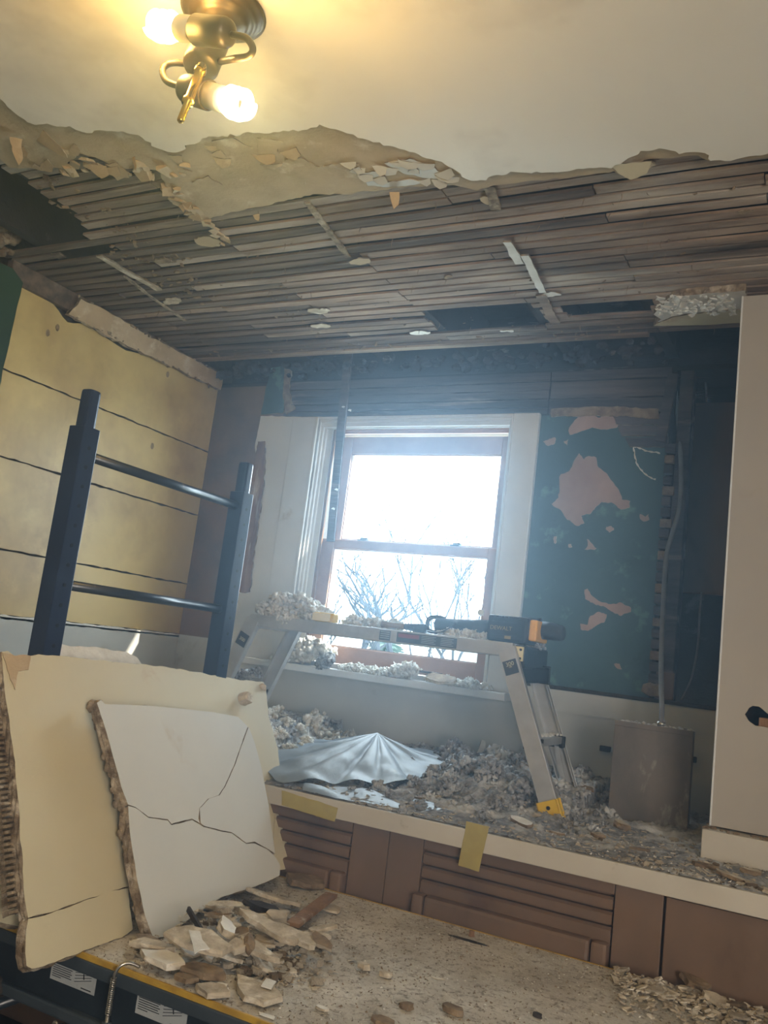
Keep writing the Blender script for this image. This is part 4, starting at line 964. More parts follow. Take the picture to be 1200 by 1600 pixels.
# ------------------------------------------------------------------ debris on the counter
def mound(x, y):
    t = max(0, min(1, (y - 2.40) / .85)); a = .012 + .06 * t
    if x < -1.85: a += .05 * t
    if x > -.86 and y < 2.85: a = .010 + .022 * t
    wgt = math.exp(-((x + 1.12) / .36) ** 2 - ((y - 3.0) / .30) ** 2); a += .055 * wgt
    if x > -.70: a *= .35
    a *= 1 - .75 * math.exp(-(((x + 1.45) / .30) ** 4 + ((y - 2.72) / .36) ** 4))
    return a * max(0, min(1, (y - 2.325) / .09)) ** .7
b = nb(); nx, ny = 470, 150; vs = []
for j in range(ny + 1):
    row = []
    for i in range(nx + 1):
        x = XL + .02 + (PX - .01 - XL) * i / nx if False else XL + .02 + 2.72 * i / nx; y = 2.33 + (3.335 - 2.33) * j / ny
        h = mound(x, y); q = Vector((x, y, 0))
        f = noise.voronoi(q / .035)[0][0]; f2 = noise.voronoi(q / .014)[0][0]
        n_ = (.5 - f) * .030 + (.5 - f2) * .012 + noise.noise(q * 9) * .02 + noise.noise(q * 150) * .003
        z = ZT + .001 + max(0, h + n_ * min(1, h / .035))
        if x > cb.x - .01 and y > 2.60: z = ZT + .0005
        row.append(b.verts.new((x, y, z)))
    vs.append(row)
for j in range(ny):
    for i in range(nx): b.faces.new((vs[j][i], vs[j][i + 1], vs[j + 1][i + 1], vs[j + 1][i]))
o = fuzz(obj('insulation_bed', b, 'insuld', None, True, recalc=False), 0, .010, .008, .005); tag(o, 'dirty grey loose insulation and grit spread over the whole counter top', 'insulation', None, 'stuff')
r_ = random.Random(909); it = []
for i in range(2600):
    x = r_.uniform(-2.4, -.60); y = 2.38 + (3.32 - 2.38) * r_.random() ** .75
    if ((x + 1.45) / .34) ** 2 + ((y - 2.76) / .40) ** 2 < 1: continue
    if abs(x + .742) < .06 and y < 2.74: continue
    h = mound(x, y); it.append((Vector((x, y, ZT + h + .002)), r_.uniform(.004, .011) * (1 if h > .03 else .7)))
o = tufts('insulation_fluff', it, 'insuld'); tag(o, 'small grey tufts of insulation covering the counter from wall to front edge', 'insulation', None, 'stuff')
def clumps(n, fn, seed, r0, r1, m, name, lab, zoff=.0, sub=4, sfl=.8):
    r_ = random.Random(seed); sp_ = []
    for i in range(n):
        p, k = fn(r_); r = r_.uniform(r0, r1) * k
        if abs(p.x + .742) < .05 + r and p.y < 2.74 and p.y > 2.3: continue
        sp_.append((p + Vector((0, 0, zoff + r * .35)), r, ZT))
    o = tufts(name, burst(sp_, 26, k0=.26), m); tag(o, lab, 'insulation', None, 'stuff')
def c1(r_):
    x = r_.gauss(-1.15, .22); y = r_.uniform(2.62, 3.26); return Vector((x, y, ZT + mound(x, y))), 1 if y > 2.75 else .7
clumps(70, c1, 21, .022, .05, 'insuld', 'insulation_pile', 'heap of grey insulation clumps on the counter between the plastic and the platform leg')
def c2(r_):
    x = r_.uniform(-2.25, -1.72); y = r_.uniform(2.6, 3.25); return Vector((x, y, ZT + mound(x, y))), 1
clumps(60, c2, 22, .02, .05, 'insul', 'insulation_pile', 'heap of pale insulation clumps on the counter left of the plastic sheet')
def c3(r_):
    x = r_.uniform(-.95, -.60); y = r_.uniform(2.8, 3.28); return Vector((x, y, ZT + mound(x, y) * .6)), 1
clumps(34, c3, 23, .018, .04, 'insuld', 'insulation_pile', 'low heap of brownish insulation behind and right of the platform leg')
def c4(r_):
    x = r_.uniform(-1.35, -.72); y = r_.uniform(2.42, 2.62); return Vector((x, y, ZT + mound(x, y))), r_.choice((.5, .7, 1))
clumps(34, c4, 24, .012, .03, 'insuld', 'insulation_pile', 'scattered small insulation tufts along the front of the counter')
cl = [((589, 1232), .030, 'dark grey insulation tuft in front of the plastic sheet'), ((628, 1265), .016, 'small brown tuft on the very front edge of the counter'), ((905, 1275), .022, 'insulation tuft right beside the yellow foot cap'), ((868, 1272), .020, 'insulation tuft in front of the yellow foot cap'), ((655, 1230), .018, 'dark tuft at the right foot of the plastic sheet')]
for i, (q, r, lab) in enumerate(cl):
    p = onZ(q[0], q[1], ZT + r * .6); tag(tufts('insulation_tuft', burst([(p, r, ZT), (p + Vector((r * .8, .005, -r * .2)), r * .7, ZT)], 24), 'insuld'), lab, 'insulation', None, 'stuff')
# broken slabs on the counter
cs = [(815, 1290, .09, .04, .010, .25, .1, -.5, 'plasterw', 'white plaster shard lying at a slant left of the yellow foot cap'), (748, 1215, .03, .09, .008, .9, .2, .3, 'plasterw', 'upright white plaster shard sticking out of the heap'),
      (780, 1232, .09, .035, .010, .4, 0, -.6, 'plaster', 'pale plaster shard lying across the heap'), (815, 1240, .06, .05, .010, .2, .4, .3, 'plasterb', 'brown plaster piece in the heap'),
      (900, 1240, .10, .03, .010, .2, .1, -.3, 'plaster', 'long pale shard behind the yellow foot cap'), (912, 1262, .08, .04, .012, .2, 0, -.2, 'plasterb', 'tan shard right of the yellow foot cap'),
      (970, 1293, .085, .035, .018, .1, .1, -.5, 'plaster', 'cream plaster slab leaning at the foot of the grey metal box'), (935, 1305, .05, .03, .01, .1, 0, 0, 'plaster', 'flat plaster chip in front of the cream slab'),
      (1000, 1325, .06, .03, .008, 0, 0, .3, 'plasterb', 'flat brown chip in front of the grey metal box'), (1100, 1352, .07, .04, .012, .1, 0, -.1, 'plasterb', 'grey brown chip before the curb corner'),
      (1175, 1362, .06, .04, .012, .1, .1, .4, 'plaster', 'pale chip on the counter at the right edge'), (870, 1300, .05, .02, .008, 0, 0, .2, 'plaster', 'small shard in front of the yellow foot cap'),
      (1140, 1368, .09, .03, .008, 0, .1, -.3, 'plaster', 'long thin pale shard in front of the curb')]
for i, (px, py, sx, sy, sz, rx, ry, rz, m_, lab) in enumerate(cs):
    p = onZ(px, py, ZT + .012); bm = chunk_bm(sx, sy, sz, i + 40); place(bm, (p.x, p.y, ZT + max(.003, mound(p.x, p.y) * .9)), rx, ry, rz)
    tag(obj('plaster_shard', bm, [m_, 'plasterb']), lab, 'plaster shard')
def f6(r_, i):
    x = r_.uniform(-1.45, -.05); y = 2.34 + r_.random() ** 1.5 * .5
    if x > cb.x - .02 and y > 2.58: y = r_.uniform(2.34, 2.58)
    return Vector((x, y, ZT + max(.002, mound(x, y) * .9)))
scatter(40, f6, 6, 'plaster shard in the rubble along the front of the counter', 'shards along the counter front', .010, .028, .7)
def g2(r_):
    x = r_.uniform(-1.9, .1); y = 2.335 + r_.random() ** 1.4 * .5
    if x > cb.x - .01: y = min(y, 2.595)
    return Vector((x, y, ZT + .001 + mound(x, y) * .6))
grit('counter_chips', 3600, g2, 'plasterw', 14, 'white chips strewn along the counter top', .0015, .006)
grit('counter_grit', 5200, g2, 'plasterb', 13, 'brown grit strewn along the counter top', .0012, .006)

shards('plaster_shards', [(900, f6, .003, .011), (800, f3, .003, .013), (260, f1, .002, .007), (160, f4, .002, .006), (260, f5, .003, .009)], 'plaster', 'smaller plaster shards strewn between the larger pieces on the shelf and the counter')
# ------------------------------------------------------------------ plastic film peaked like a tent on the counter
AP = onY(590, 1145, 2.90); b = nb(); NR, NA = 30, 160; rings = []
print('apex', AP)
for i in range(NR + 1):
    t = i / NR; ring = []
    for j in range(NA):
        a = 2 * math.pi * j / NA; ca, sa = math.cos(a), math.sin(a)
        rx = .27 if ca > 0 else .36; ry = .50 if sa < 0 else .26
        R = t * (1 + .10 * math.sin(3 * a + 1) + .06 * math.sin(7 * a)) + .004
        x = AP.x + ca * R * rx; y = AP.y + sa * R * ry
        fold = (abs(math.sin(a * 8 + .9 * math.sin(a * 2) + t * .8)) ** .5 - .6) * .042 * t * (1.3 - t)
        base = ZT + .018 + (mound(x, y) * .9 if y > 2.34 else 0)
        H = AP.z - base; z = base + H * (1 - t) ** 1.05 + fold
        z += .012 * noise.noise(Vector((x * 14, y * 14, 2))) * t
        z = max(z, ZT + .006)
        if y < 2.325: y = 2.325 + (y - 2.325) * .1
        if y > 3.3: y = 3.3
        ring.append(b.verts.new((x, y, z)))
    rings.append(ring)
for p, q in zip(rings, rings[1:]):
    for j in range(NA): b.faces.new((p[j], p[(j + 1) % NA], q[(j + 1) % NA], q[j]))
b.faces.new(rings[0])
pf = obj('plastic_film', b, 'poly', None, True); tag(pf, 'milky plastic drop sheet pulled up into a tent shape in the middle of the counter', 'plastic sheet')
b = nb(); front_px = [(478, 1240), (520, 1250), (560, 1252), (600, 1258), (650, 1268), (700, 1280), (730, 1290), (700, 1268), (650, 1250), (600, 1242), (560, 1236), (510, 1232)]
n1 = 40; r1 = []; 
for i in range(n1 + 1):
    t = i / n1; px = 470 + 270 * t; py = 1238 + 47 * t
    row = []
    for k in range(9):
        s_ = k / 8; p = onZ(px + 10 * s_, py - 24 * s_ * (1 - abs(t - .5)), ZT + .004)
        p.y = max(p.y, 2.322); p.z = ZT + .006 + .016 * abs(math.sin(t * 9 + s_ * 3)) * math.sin(math.pi * s_) + .004 * noise.noise(p * 30)
        row.append(b.verts.new(p))
    r1.append(row)
for p, q in zip(r1, r1[1:]):
    for k in range(8): b.faces.new((p[k], p[k + 1], q[k + 1], q[k]))
o = obj('film_edge', b, 'poly', pf, True)

# ------------------------------------------------------------------ insulation on the sill
def along(n, a, c, r0, r1, jit, seed, base):
    r_ = random.Random(seed); out = []
    for i in range(n):
        t = (i + r_.random()) / n; p = Vector(a).lerp(Vector(c), t); r = r_.uniform(r0, r1)
        out.append((p + Vector((r_.uniform(-.01, .01), r_.uniform(-jit, jit), r * .45)), r, base))
    return out
SZ = 1.292
pile('insulation_pile', along(34, (-2.20, 3.30, SZ), (-1.96, 3.29, SZ + .05), .025, .05, .03, 31, SZ) + along(12, (-2.15, 3.3, SZ + .06), (-2.02, 3.3, SZ + .08), .03, .04, .02, 32, SZ), 'insul', 'sunlit mound of white insulation at the left end of the window sill', 'insulation')
pile('insulation_tuft', along(9, (-1.955, 3.245, SZ), (-1.90, 3.24, SZ + .03), .022, .035, .01, 33, SZ - .03), 'insuld', 'darker tuft of insulation drooping over the sill edge, left of the window middle', 'insulation')
pile('insulation_pile', along(26, (-1.88, 3.29, SZ), (-1.66, 3.29, SZ), .016, .032, .03, 34, SZ), 'insul', 'low row of insulation along the middle of the window sill', 'insulation')
pile('insulation_pile', along(20, (-1.63, 3.29, SZ), (-1.52, 3.29, SZ + .03), .022, .04, .02, 35, SZ), 'insul', 'rounded insulation clump right of the middle of the window sill', 'insulation')
pile('insulation_pile', along(28, (-1.45, 3.28, SZ), (-1.20, 3.28, SZ), .016, .034, .03, 36, SZ), 'insul', 'row of insulation at the right end of the window sill', 'insulation')
bm = chunk_bm(.17, .07, .012, 81); p = onY(690, 1052, 3.235); place(bm, (p.x, p.y, SZ), .5, 0, 0); tag(obj('plaster_shard', bm, ['plasterb', 'plaster']), 'flat grey shard leaning on the front of the window sill', 'plaster shard')
b = nb(); box(b, -1.50, -1.41, 3.28, 3.31, SZ + .035, SZ + .043, .001); tag(obj('wood_sliver', b, 'board'), 'dark flat sliver lying on the sill behind the grey shard', 'wood sliver')
pile('insulation_tuft', [(onY(385, 1055, 2.95) + Vector((0, 0, .0)), .032, None), (onY(400, 1050, 2.95), .028, None), (onY(372, 1056, 2.95), .022, None)], 'insuld', 'brown insulation tuft by the left platform legs above the corner of the cream sheet', 'insulation')

# ------------------------------------------------------------------ folding work platform
ZP = 1.472; RH = .044; X0, X1, Y0, Y1 = -1.975, -.925, 2.722, 3.02
wp = thing('work_platform', 'grey aluminium folding work platform standing on the counter in front of the window', 'work platform', (-1.45, 2.87, ZT))
b = nb(); box(b, X0, X1, Y0, Y0 + .022, ZP - RH, ZP, .003); fr = obj('front_rail', b, 'alu', wp)
b = nb(); box(b, X0, X1, Y1 - .022, Y1, ZP - RH, ZP, .003); obj('rear_rail', b, 'alu', wp)
b = nb()
for k in range(5): box(b, X0 + .01, X1 - .01, Y0 + .024 + k * .051, Y0 + .024 + k * .051 + .046, ZP - .018, ZP - .003, .002)
obj('deck', b, 'alu', wp)
for k in (0, 1):
    x = X0 if k == 0 else X1 - .02; b = nb(); box(b, x, x + .02, Y0 + .02, Y1 - .02, ZP - .043, ZP - .004, .002); obj('end_rail', b, 'alu', wp)
def leg(xa, xb, y, lab=True, cap=True):
    out = -1 if xb < xa else 1
    top = Vector((xa, y, ZP - .02)); bot = Vector((xb, y, ZT + .002)); d = (bot - top).normalized(); s = Vector((0, 1, 0)); t = d.cross(s)
    b = nb(); obox(b, (top + bot) / 2, t, s, d, .055, .004, (bot - top).length, .001)
    for q in (-1, 1): obox(b, (top + bot) / 2 + t * (.0265 * q) + s * (.012 if y < 2.9 else -.012), t, s, d, .003, .024, (bot - top).length)
    l = obj('leg', b, 'alu', wp)
    f = 1 if y < 2.9 else -1
    b = nb(); obox(b, bot - d * .026 + s * (.008 * f), t, s, d, .062, .034, .058, .004); c = obj('foot_cap', b, 'capyellow', l); c['label'] = 'yellow plastic foot cap'
    b = nb(); q = bot - d * .038 - s * (.010 * f); tube(b, [q, q - s * .003 * f], .006, 12); obj('rivet', b, 'black', c)
    return l, top, bot, d, t, s
fy = Y0 - .004
lg, top, bot, d, t, s = leg(-.945, -.742, fy)
pl = top + d * .062 - s * .0035; b = nb(); obox(b, pl, t, s, d, .046, .001, .046); lb = obj('weight_label', b, 'ink', lg)
tt = t if t.x > 0 else -t
text('label_text', '300', .019, pl - d * .010 - s * .001, tt, -d, 'inklight', lb)
text('label_text', 'LBS', .007, pl - d * .001 - s * .001 + tt * .0, tt, -d, 'inklight', lb)
lg2, top2, bot2, d2, t2_, s2_ = leg(-1.955, -2.158, fy)
tt2 = t2_ if t2_.x > 0 else -t2_
pl = top2 + d2 * .085 - s * .0035; b = nb(); obox(b, pl, t2_, s, d2, .046, .001, .05); lb2 = obj('weight_label', b, 'ink', lg2); text('label_text', '300', .019, pl - s * .001, tt2, -d2, 'inklight', lb2)
leg(-.955, -.752, Y1 + .004); leg(-1.945, -2.148, Y1 + .004)
for sgn, xa, xb in ((1, -.945, -.742), (-1, -1.955, -2.158)):
    tq = .56; x = xa + (xb - xa) * tq; z = ZP - .02 + (ZT - ZP + .02) * tq
    b = nb(); box(b, x - .022, x + .022, Y0 - .004, Y1 + .004, z - .012, z + .012, .003); st_ = obj('step', b, 'alu', wp)
    for yy in (Y0 + .018, Y1 - .02):
        b = nb(); box(b, x - .03, x + .03, yy - .012, yy + .012, z - .025, z + .014, .004); obj('step_bracket', b, 'black', st_)
    b = nb(); beam(b, (x - .0 * sgn, Y1 - .03, z), (x + sgn * .05, Y1 - .03, z - .17), .016, .004, Vector((1, 0, 0))); obj('brace', b, 'alu', wp)
# hinge hardware at the right end
b = nb(); box(b, X1 - .03, X1 + .035, Y0 + .03, Y1 - .01, ZP - .078, ZP - .004, .008); hg = obj('hinge_block', b, 'black', wp)
b = nb(); box(b, X1 - .02, X1 + .03, Y0 + .022, Y0 + .032, ZP - .055, ZP - .008, .002); obj('hinge_plate', b, 'creamplate', hg)
b = nb(); tube(b, [(X1 - .008, Y0 + .02, ZP - .030), (X1 - .008, Y0 + .008, ZP - .030)], .011, 18); obj('release_button', b, 'capyellow', hg)
for zz in (ZP - .018, ZP - .046):
    b = nb(); tube(b, [(X1 + .022, Y0 + .023, zz), (X1 + .022, Y0 + .018, zz)], .004, 10); obj('screw', b, 'black', hg)
b = nb(); beam(b, (X1 + .045, Y1 - .06, ZP - .09), (X1 + .0, Y0 + .06, ZP - .10), .05, .03, Vector((0, 0, 1)), .006); obj('hinge_arm', b, 'black', hg)
b = nb(); box(b, X0 - .012, X0 + .02, Y0 + .05, Y1 - .04, ZP - .05, ZP - .008, .008); obj('hinge_bracket', b, 'alu', wp)
def rx(px, py): p = onY(px, py, Y0); return p.x
for (a, c, m_) in ((rx(595, 975), rx(612, 978), 'ink'), (rx(622, 978), rx(714, 1002), 'ink')):
    b = nb(); box(b, a, c, Y0 - .0008, Y0, ZP - .040, ZP - .006); lb_ = obj('warning_label', b, 'ink', fr)
    b = nb()
    if c - a > .06:
        box(b, a + .005, a + (c - a) * .38, Y0 - .0014, Y0 - .0006, ZP - .024, ZP - .010); obj('label_panel', b, 'redlab', lb_)
        b = nb()
        for k in range(5): box(b, a + (c - a) * .42, a + (c - a) * (.66 - .03 * (k % 2)), Y0 - .0014, Y0 - .0006, ZP - .012 - k * .0055, ZP - .0105 - k * .0055)
        for k in range(5): box(b, a + (c - a) * .74, a + (c - a) * (.95 - .03 * (k % 2)), Y0 - .0014, Y0 - .0006, ZP - .012 - k * .0055, ZP - .0105 - k * .0055)
        obj('label_lines', b, 'sticker', lb_)
    else:
        for k in range(4): box(b, a + .004, c - .004, Y0 - .0014, Y0 - .0006, ZP - .012 - k * .007, ZP - .010 - k * .007)
        obj('label_lines', b, 'sticker', lb_)

# things lying on the platform
pile('insulation_pile', along(46, (-1.98, 2.83, ZP), (-1.70, 2.82, ZP), .025, .048, .06, 41, ZP) + along(24, (-1.93, 2.84, ZP + .05), (-1.76, 2.84, ZP + .04), .03, .045, .04, 42, ZP) + along(5, (-1.84, 2.735, ZP - .01), (-1.80, 2.735, ZP - .02), .018, .028, .01, 43, ZP - .045), 'insul', 'large fluffy mound of pale insulation on the left end of the platform', 'insulation')
pile('insulation_pile', along(30, (-1.62, 2.87, ZP), (-1.40, 2.86, ZP), .016, .034, .04, 44, ZP), 'insul', 'lower insulation mound on the platform right of the yellow block', 'insulation')
pile('insulation_pile', along(20, (-1.20, 2.79, ZP), (-1.04, 2.77, ZP), .010, .024, .02, 45, ZP), 'insul', 'insulation wisps on the platform under the power saw', 'insulation')
b = nb(); box(b, -1.700, -1.615, 2.735, 2.775, ZP + .001, ZP + .034, .006); yb = obj('yellow_block', b, 'capyellow'); tag(yb, 'small yellow block with a cream face on the platform beside the insulation mound', 'block')
b = nb(); box(b, -1.703, -1.628, 2.732, 2.736, ZP + .003, ZP + .031, .001); obj('cream_face', b, 'creamplate', yb)
hm = thing('hammer', 'tool handle with a flared dark grip lying on the middle of the platform', 'tool', (-1.38, 2.76, ZP))
pa = onY(598, 970, 2.76); pb = onY(664, 977, 2.75); pa.z = ZP + .016; pb.z = ZP + .016
b = nb(); tube(b, [pa.lerp(pb, t) for t in (0, .15, .35, .6)], [.012, .009, .008, .011], 14); obj('handle', b, 'plasterb', hm, True)
b = nb(); tube(b, [pa.lerp(pb, t) for t in (.55, .7, .9, 1.0, 1.02)], [.011, .013, .0155, .016, .012], 16); obj('grip', b, 'toolblack', hm, True)
b = nb(); box(b, -1.345, -1.305, 2.84, 2.88, ZP + .001, ZP + .034, .005); tag(obj('black_cube', b, 'toolblack'), 'small dark cube standing on the platform behind the tool handle', 'block')
b = nb(); pts = spline([onY(664, 985, 2.76), onY(685, 988, 2.76), onY(700, 983, 2.77), onY(712, 974, 2.78)], 8)
for i, (p, q) in enumerate(zip(pts, pts[1:])):
    p = p.copy(); q = q.copy(); p.z = max(p.z, ZP + .003); q.z = max(q.z, ZP + .003); beam(b, p, q, .020, .003, Vector((0, 1, .1)), 0, .002)
tag(obj('black_strap', b, 'toolblack'), 'curved black strap on the platform between the tool handle and the saw', 'strap')
# cordless reciprocating saw with its battery towards the camera
sw = thing('power_saw', 'dusty black and yellow cordless reciprocating saw lying on the right end of the platform', 'power saw', (-1.08, 2.82, ZP))
SYc = 2.83
g0 = onY(683, 968, SYc); g1_ = onY(775, 972, SYc); g0.z = g1_.z = ZP + .038
b = nb(); tube(b, [g0 + Vector((-.004, 0, 0)), g0, g0.lerp(g1_, .3), g0.lerp(g1_, .6), g1_], [.016, .024, .026, .030, .036], 18); obj('rear_body', b, 'toolblack', sw, True)
b = nb(); hx = g0.x; tube(b, spline([(hx + .03, SYc, ZP + .060), (hx + .0, SYc, ZP + .064), (hx - .028, SYc, ZP + .058), (hx - .036, SYc, ZP + .036), (hx - .026, SYc, ZP + .014), (hx + .01, SYc, ZP + .010)], 6), .0075, 10); obj('handle_loop', b, 'toolblack', sw, True)
b0 = onY(766, 964, 2.76); b1 = onY(824, 1000, 2.76)
b = nb(); box(b, b0.x - .004, b1.x, 2.75, 2.86, ZP + .002, ZP + .088, .010); bt = obj('battery', b, 'black', sw)
b = nb()
for k in range(9): box(b, b0.x + .008 + k * .010, b0.x + .014 + k * .010, 2.748, 2.76, ZP + .080, ZP + .086, .001)
obj('battery_ribs', b, 'toolblack', bt)
for zz in (.022, .066):
    b = nb(); box(b, b0.x + .004, b1.x - .035, 2.7485, 2.751, ZP + zz, ZP + zz + .002); obj('battery_groove', b, 'toolblack', bt)
text('battery_lettering', 'DEWALT', .019, Vector((b0.x + .045, 2.7494, ZP + .045)), Vector((1, 0, 0)), Vector((0, 0, 1)), 'inktool', bt)
b = nb(); box(b, b0.x + .06, b0.x + .082, 2.7488, 2.7505, ZP + .012, ZP + .022); obj('battery_mark', b, 'inktool', bt)
b = nb(); tube(b, [(b1.x - .09, 2.89, ZP + .062), (b1.x - .0, 2.89, ZP + .062)], [.034, .036], 18); obj('motor_housing', b, 'toolblack', sw, True)
b = nb(); box(b, b1.x - .002, b1.x + .026, 2.77, 2.90, ZP + .014, ZP + .084, .008); obj('yellow_collar', b, 'toolyellow', sw)
b = nb(); tube(b, [(b1.x + .02, 2.84, ZP + .056), (b1.x + .05, 2.84, ZP + .056), (b1.x + .09, 2.84, ZP + .052), (b1.x + .098, 2.84, ZP + .052)], [.030, .030, .026, .019], 18); obj('nose', b, 'toolblack', sw, True)
bm = chunk_bm(.02, .012, .02, 17); place(bm, onY(752, 962, 2.89), 0, 0, 0); 
for v in bm.verts: v.co.z = v.co.z - min(q.co.z for q in bm.verts) * 0
tag(obj('plaster_chip', bm, ['plasterw', 'plasterw']), 'tiny white chip sitting on top of the saw', 'plaster chip')
pile('insulation_tuft', [(Vector((X1 + .02, 2.87, ZP + .004)), .022, None), (Vector((X1 - .02, 2.85, ZP + .006)), .016, None), (Vector((X1 + .03, 2.92, ZP + .002)), .02, None)], 'insuld', 'dirty tuft caught on the black hinge at the right end of the platform', 'insulation')
b = nb()
for i in range(26):
    r_ = random.Random(i + 820); fluff(b, Vector((-.831 + r_.uniform(-.02, .02), r_.uniform(2.74, 3.0), 1.175 + .014)), r_.uniform(.003, .008), i, 2)
tag(obj('step_dust', b, 'insul', None, True), 'insulation crumbs lying on the platform step', 'insulation', None, 'stuff')

# ------------------------------------------------------------------ grey metal box and its conduit
MY = 2.95; mb = [onY(957, 1126, MY), onY(1069, 1134, MY), onY(1072, 1306, MY), onY(958, 1284, MY)]
mx = thing('metal_box', 'dull grey rectangular metal box standing on the counter below the grey conduit', 'metal box', (-.5, MY, ZT))
x0_, x1_ = mb[3].x, mb[2].x; zt_ = mb[0].z
lean = Matrix.Translation((0, 0, 0))
b = nb(); box(b, x0_ - .012, x1_ - .004, MY, MY + .085, ZT + .004, zt_, .003); bd = obj('body', b, 'metalbox', mx)
b = nb(); box(b, x0_ - .018, x1_ + .003, MY - .008, MY, ZT + .001, zt_ + .004, .002); obj('cover', b, 'metalbox', mx)
b = nb(); box(b, x0_ - .018, x1_ + .003, MY - .012, MY - .007, ZT + .001, ZT + .014, .001); obj('bottom_rim', b, 'metalbox', mx)
b = nb(); box(b, x0_ - .018, x1_ + .003, MY - .012, MY - .007, zt_ - .012, zt_ + .004, .001); obj('top_rim', b, 'metalbox', mx)
for q in ((946, 1170), (1079, 1186)):
    c = onY(*q, YB - .02); b = nb(); box(b, c.x - .02, c.x + .02, YB - .03, YB - .012, c.z - .010, c.z + .010, .002); tag(obj('wall_bracket', b, 'ink'), 'small dark bracket on the wall at the ' + ('left' if q[0] < 1000 else 'right') + ' of the metal box', 'bracket')
b = nb()
for i in range(40):
    r_ = random.Random(i + 500); fluff(b, Vector((r_.uniform(x0_, x1_ - .01), r_.uniform(MY, MY + .07), zt_ + .003)), r_.uniform(.003, .008), i, 2)
tag(obj('box_top_debris', b, 'insuld', None, True), 'crumbs lying on top of the grey metal box', 'debris', None, 'stuff')
cpt = [onY(1054, 600, 3.40), onY(1060, 660, 3.38), onY(1064, 730, 3.34), onY(1062, 790, 3.31), onY(1050, 835, 3.30), onY(1041, 870, 3.29), onY(1036, 950, 3.25), onY(1033, 1040, 3.15), onY(1034, 1100, 3.02), Vector((x0_ + .135, MY + .04, zt_ + .004))]
e_ = onY(1034, 1122, MY + .04); cpt[-1] = Vector((e_.x, MY + .04, zt_ + .002))
b = nb(); tube(b, spline(cpt, 8), .0085, 10); cb_ = obj('conduit', b, 'cable', None, True); tag(cb_, 'thick grey electrical cable running down the broken wall edge into the metal box', 'cable')
b = nb(); tube(b, [cpt[-1] + Vector((0, 0, .016)), cpt[-1] + Vector((0, 0, 0))], .014, 14); obj('connector', b, 'chrome', cb_, True)
b = nb(); tube(b, spline([onY(1096, 925, 3.55), onY(1093, 960, 3.52), onY(1090, 1010, 3.48), onY(1080, 1060, 3.44), onY(1064, 1094, 3.42)], 8), .004, 8); tag(obj('thin_cable', b, 'cable', None, True), 'thin grey cable looping down inside the dark wall recess', 'cable')
b = nb(); tube(b, spline([onY(1072, 578, 3.5), onY(1092, 580, 3.5), onY(1102, 596, 3.5), onY(1104, 628, 3.5)], 8), .004, 8); tag(obj('thin_cable', b, 'cable', None, True), 'short bent cable at the top of the dark wall recess', 'cable')
c = onY(1018, 1078, YB - .02); bm = chunk_bm(.09, .06, .02, 23)
for v in bm.verts: v.co = Vector((c.x + v.co.x, YB - .002 - v.co.z, c.z + v.co.y))
obj('plaster_remnant', bm, ['plasterb', 'plasterb'], wb)
b = nb(); c = onY(1040, 1068, YB); box(b, c.x - .035, c.x + .03, YB - .006, YB + .012, 1.347, c.z + .04, .002); obj('wood_scrap', b, 'cabinet', wb)

# ------------------------------------------------------------------ ceiling lamp
lp = onZ(350, 17, 2.65); lc_ = thing('ceiling_lamp', 'two-armed bronze ceiling lamp without shades, two lit spiral bulbs and a brass centre rod', 'ceiling lamp', tuple(lp))
def lathe(b, O, axis, prof, n=40):
    ax = Vector(axis).normalized(); u = ax.orthogonal().normalized(); w = ax.cross(u)
    rings = [[b.verts.new(O + ax * h + (u * math.cos(2 * math.pi * k / n) + w * math.sin(2 * math.pi * k / n)) * r) for k in range(n)] for h, r in prof]
    for a_, c_ in zip(rings, rings[1:]):
        for k in range(n): b.faces.new((a_[k], a_[(k + 1) % n], c_[(k + 1) % n], c_[k]))
    b.faces.new(rings[0]); b.faces.new(rings[-1])
DN = (0, 0, -1)
b = nb(); lathe(b, lp, DN, [(0, .085), (.006, .088), (.010, .080), (.011, .072), (.016, .070), (.019, .062), (.020, .054), (.026, .052), (.030, .044), (.036, .030), (.042, .022), (.048, .018)]); obj('canopy', b, 'nickel', lc_, True)
hub = onY(319, 90, lp.y - .045); hax = (hub - lp).normalized(); hl_ = (hub - lp).length + .03; rd0 = onY(314, 108, lp.y - .118); rd1 = onY(281, 191, lp.y - .165); rax = (rd1 - rd0).normalized()
b = nb(); lathe(b, lp, hax, [(.03, .012), (.05, .010), (.065, .022), (.075, .032), (.09, .036), (hl_ - .006, .036), (hl_, .033), (hl_ + .002, .010)]); obj('hub', b, 'nickel', lc_, True)
b = nb()
Lr = (rd1 - rd0).length / .122
lathe(b, rd0 - rax * .01, rax, [(h * Lr, r_) for h, r_ in [(0, .008), (.010, .0085), (.010, .011), (.018, .011), (.019, .0085), (.08, .0085), (.081, .011), (.088, .011), (.090, .0065), (.126, .0065), (.130, .003)]], 20); obj('centre_rod', b, 'brass', lc_, True)
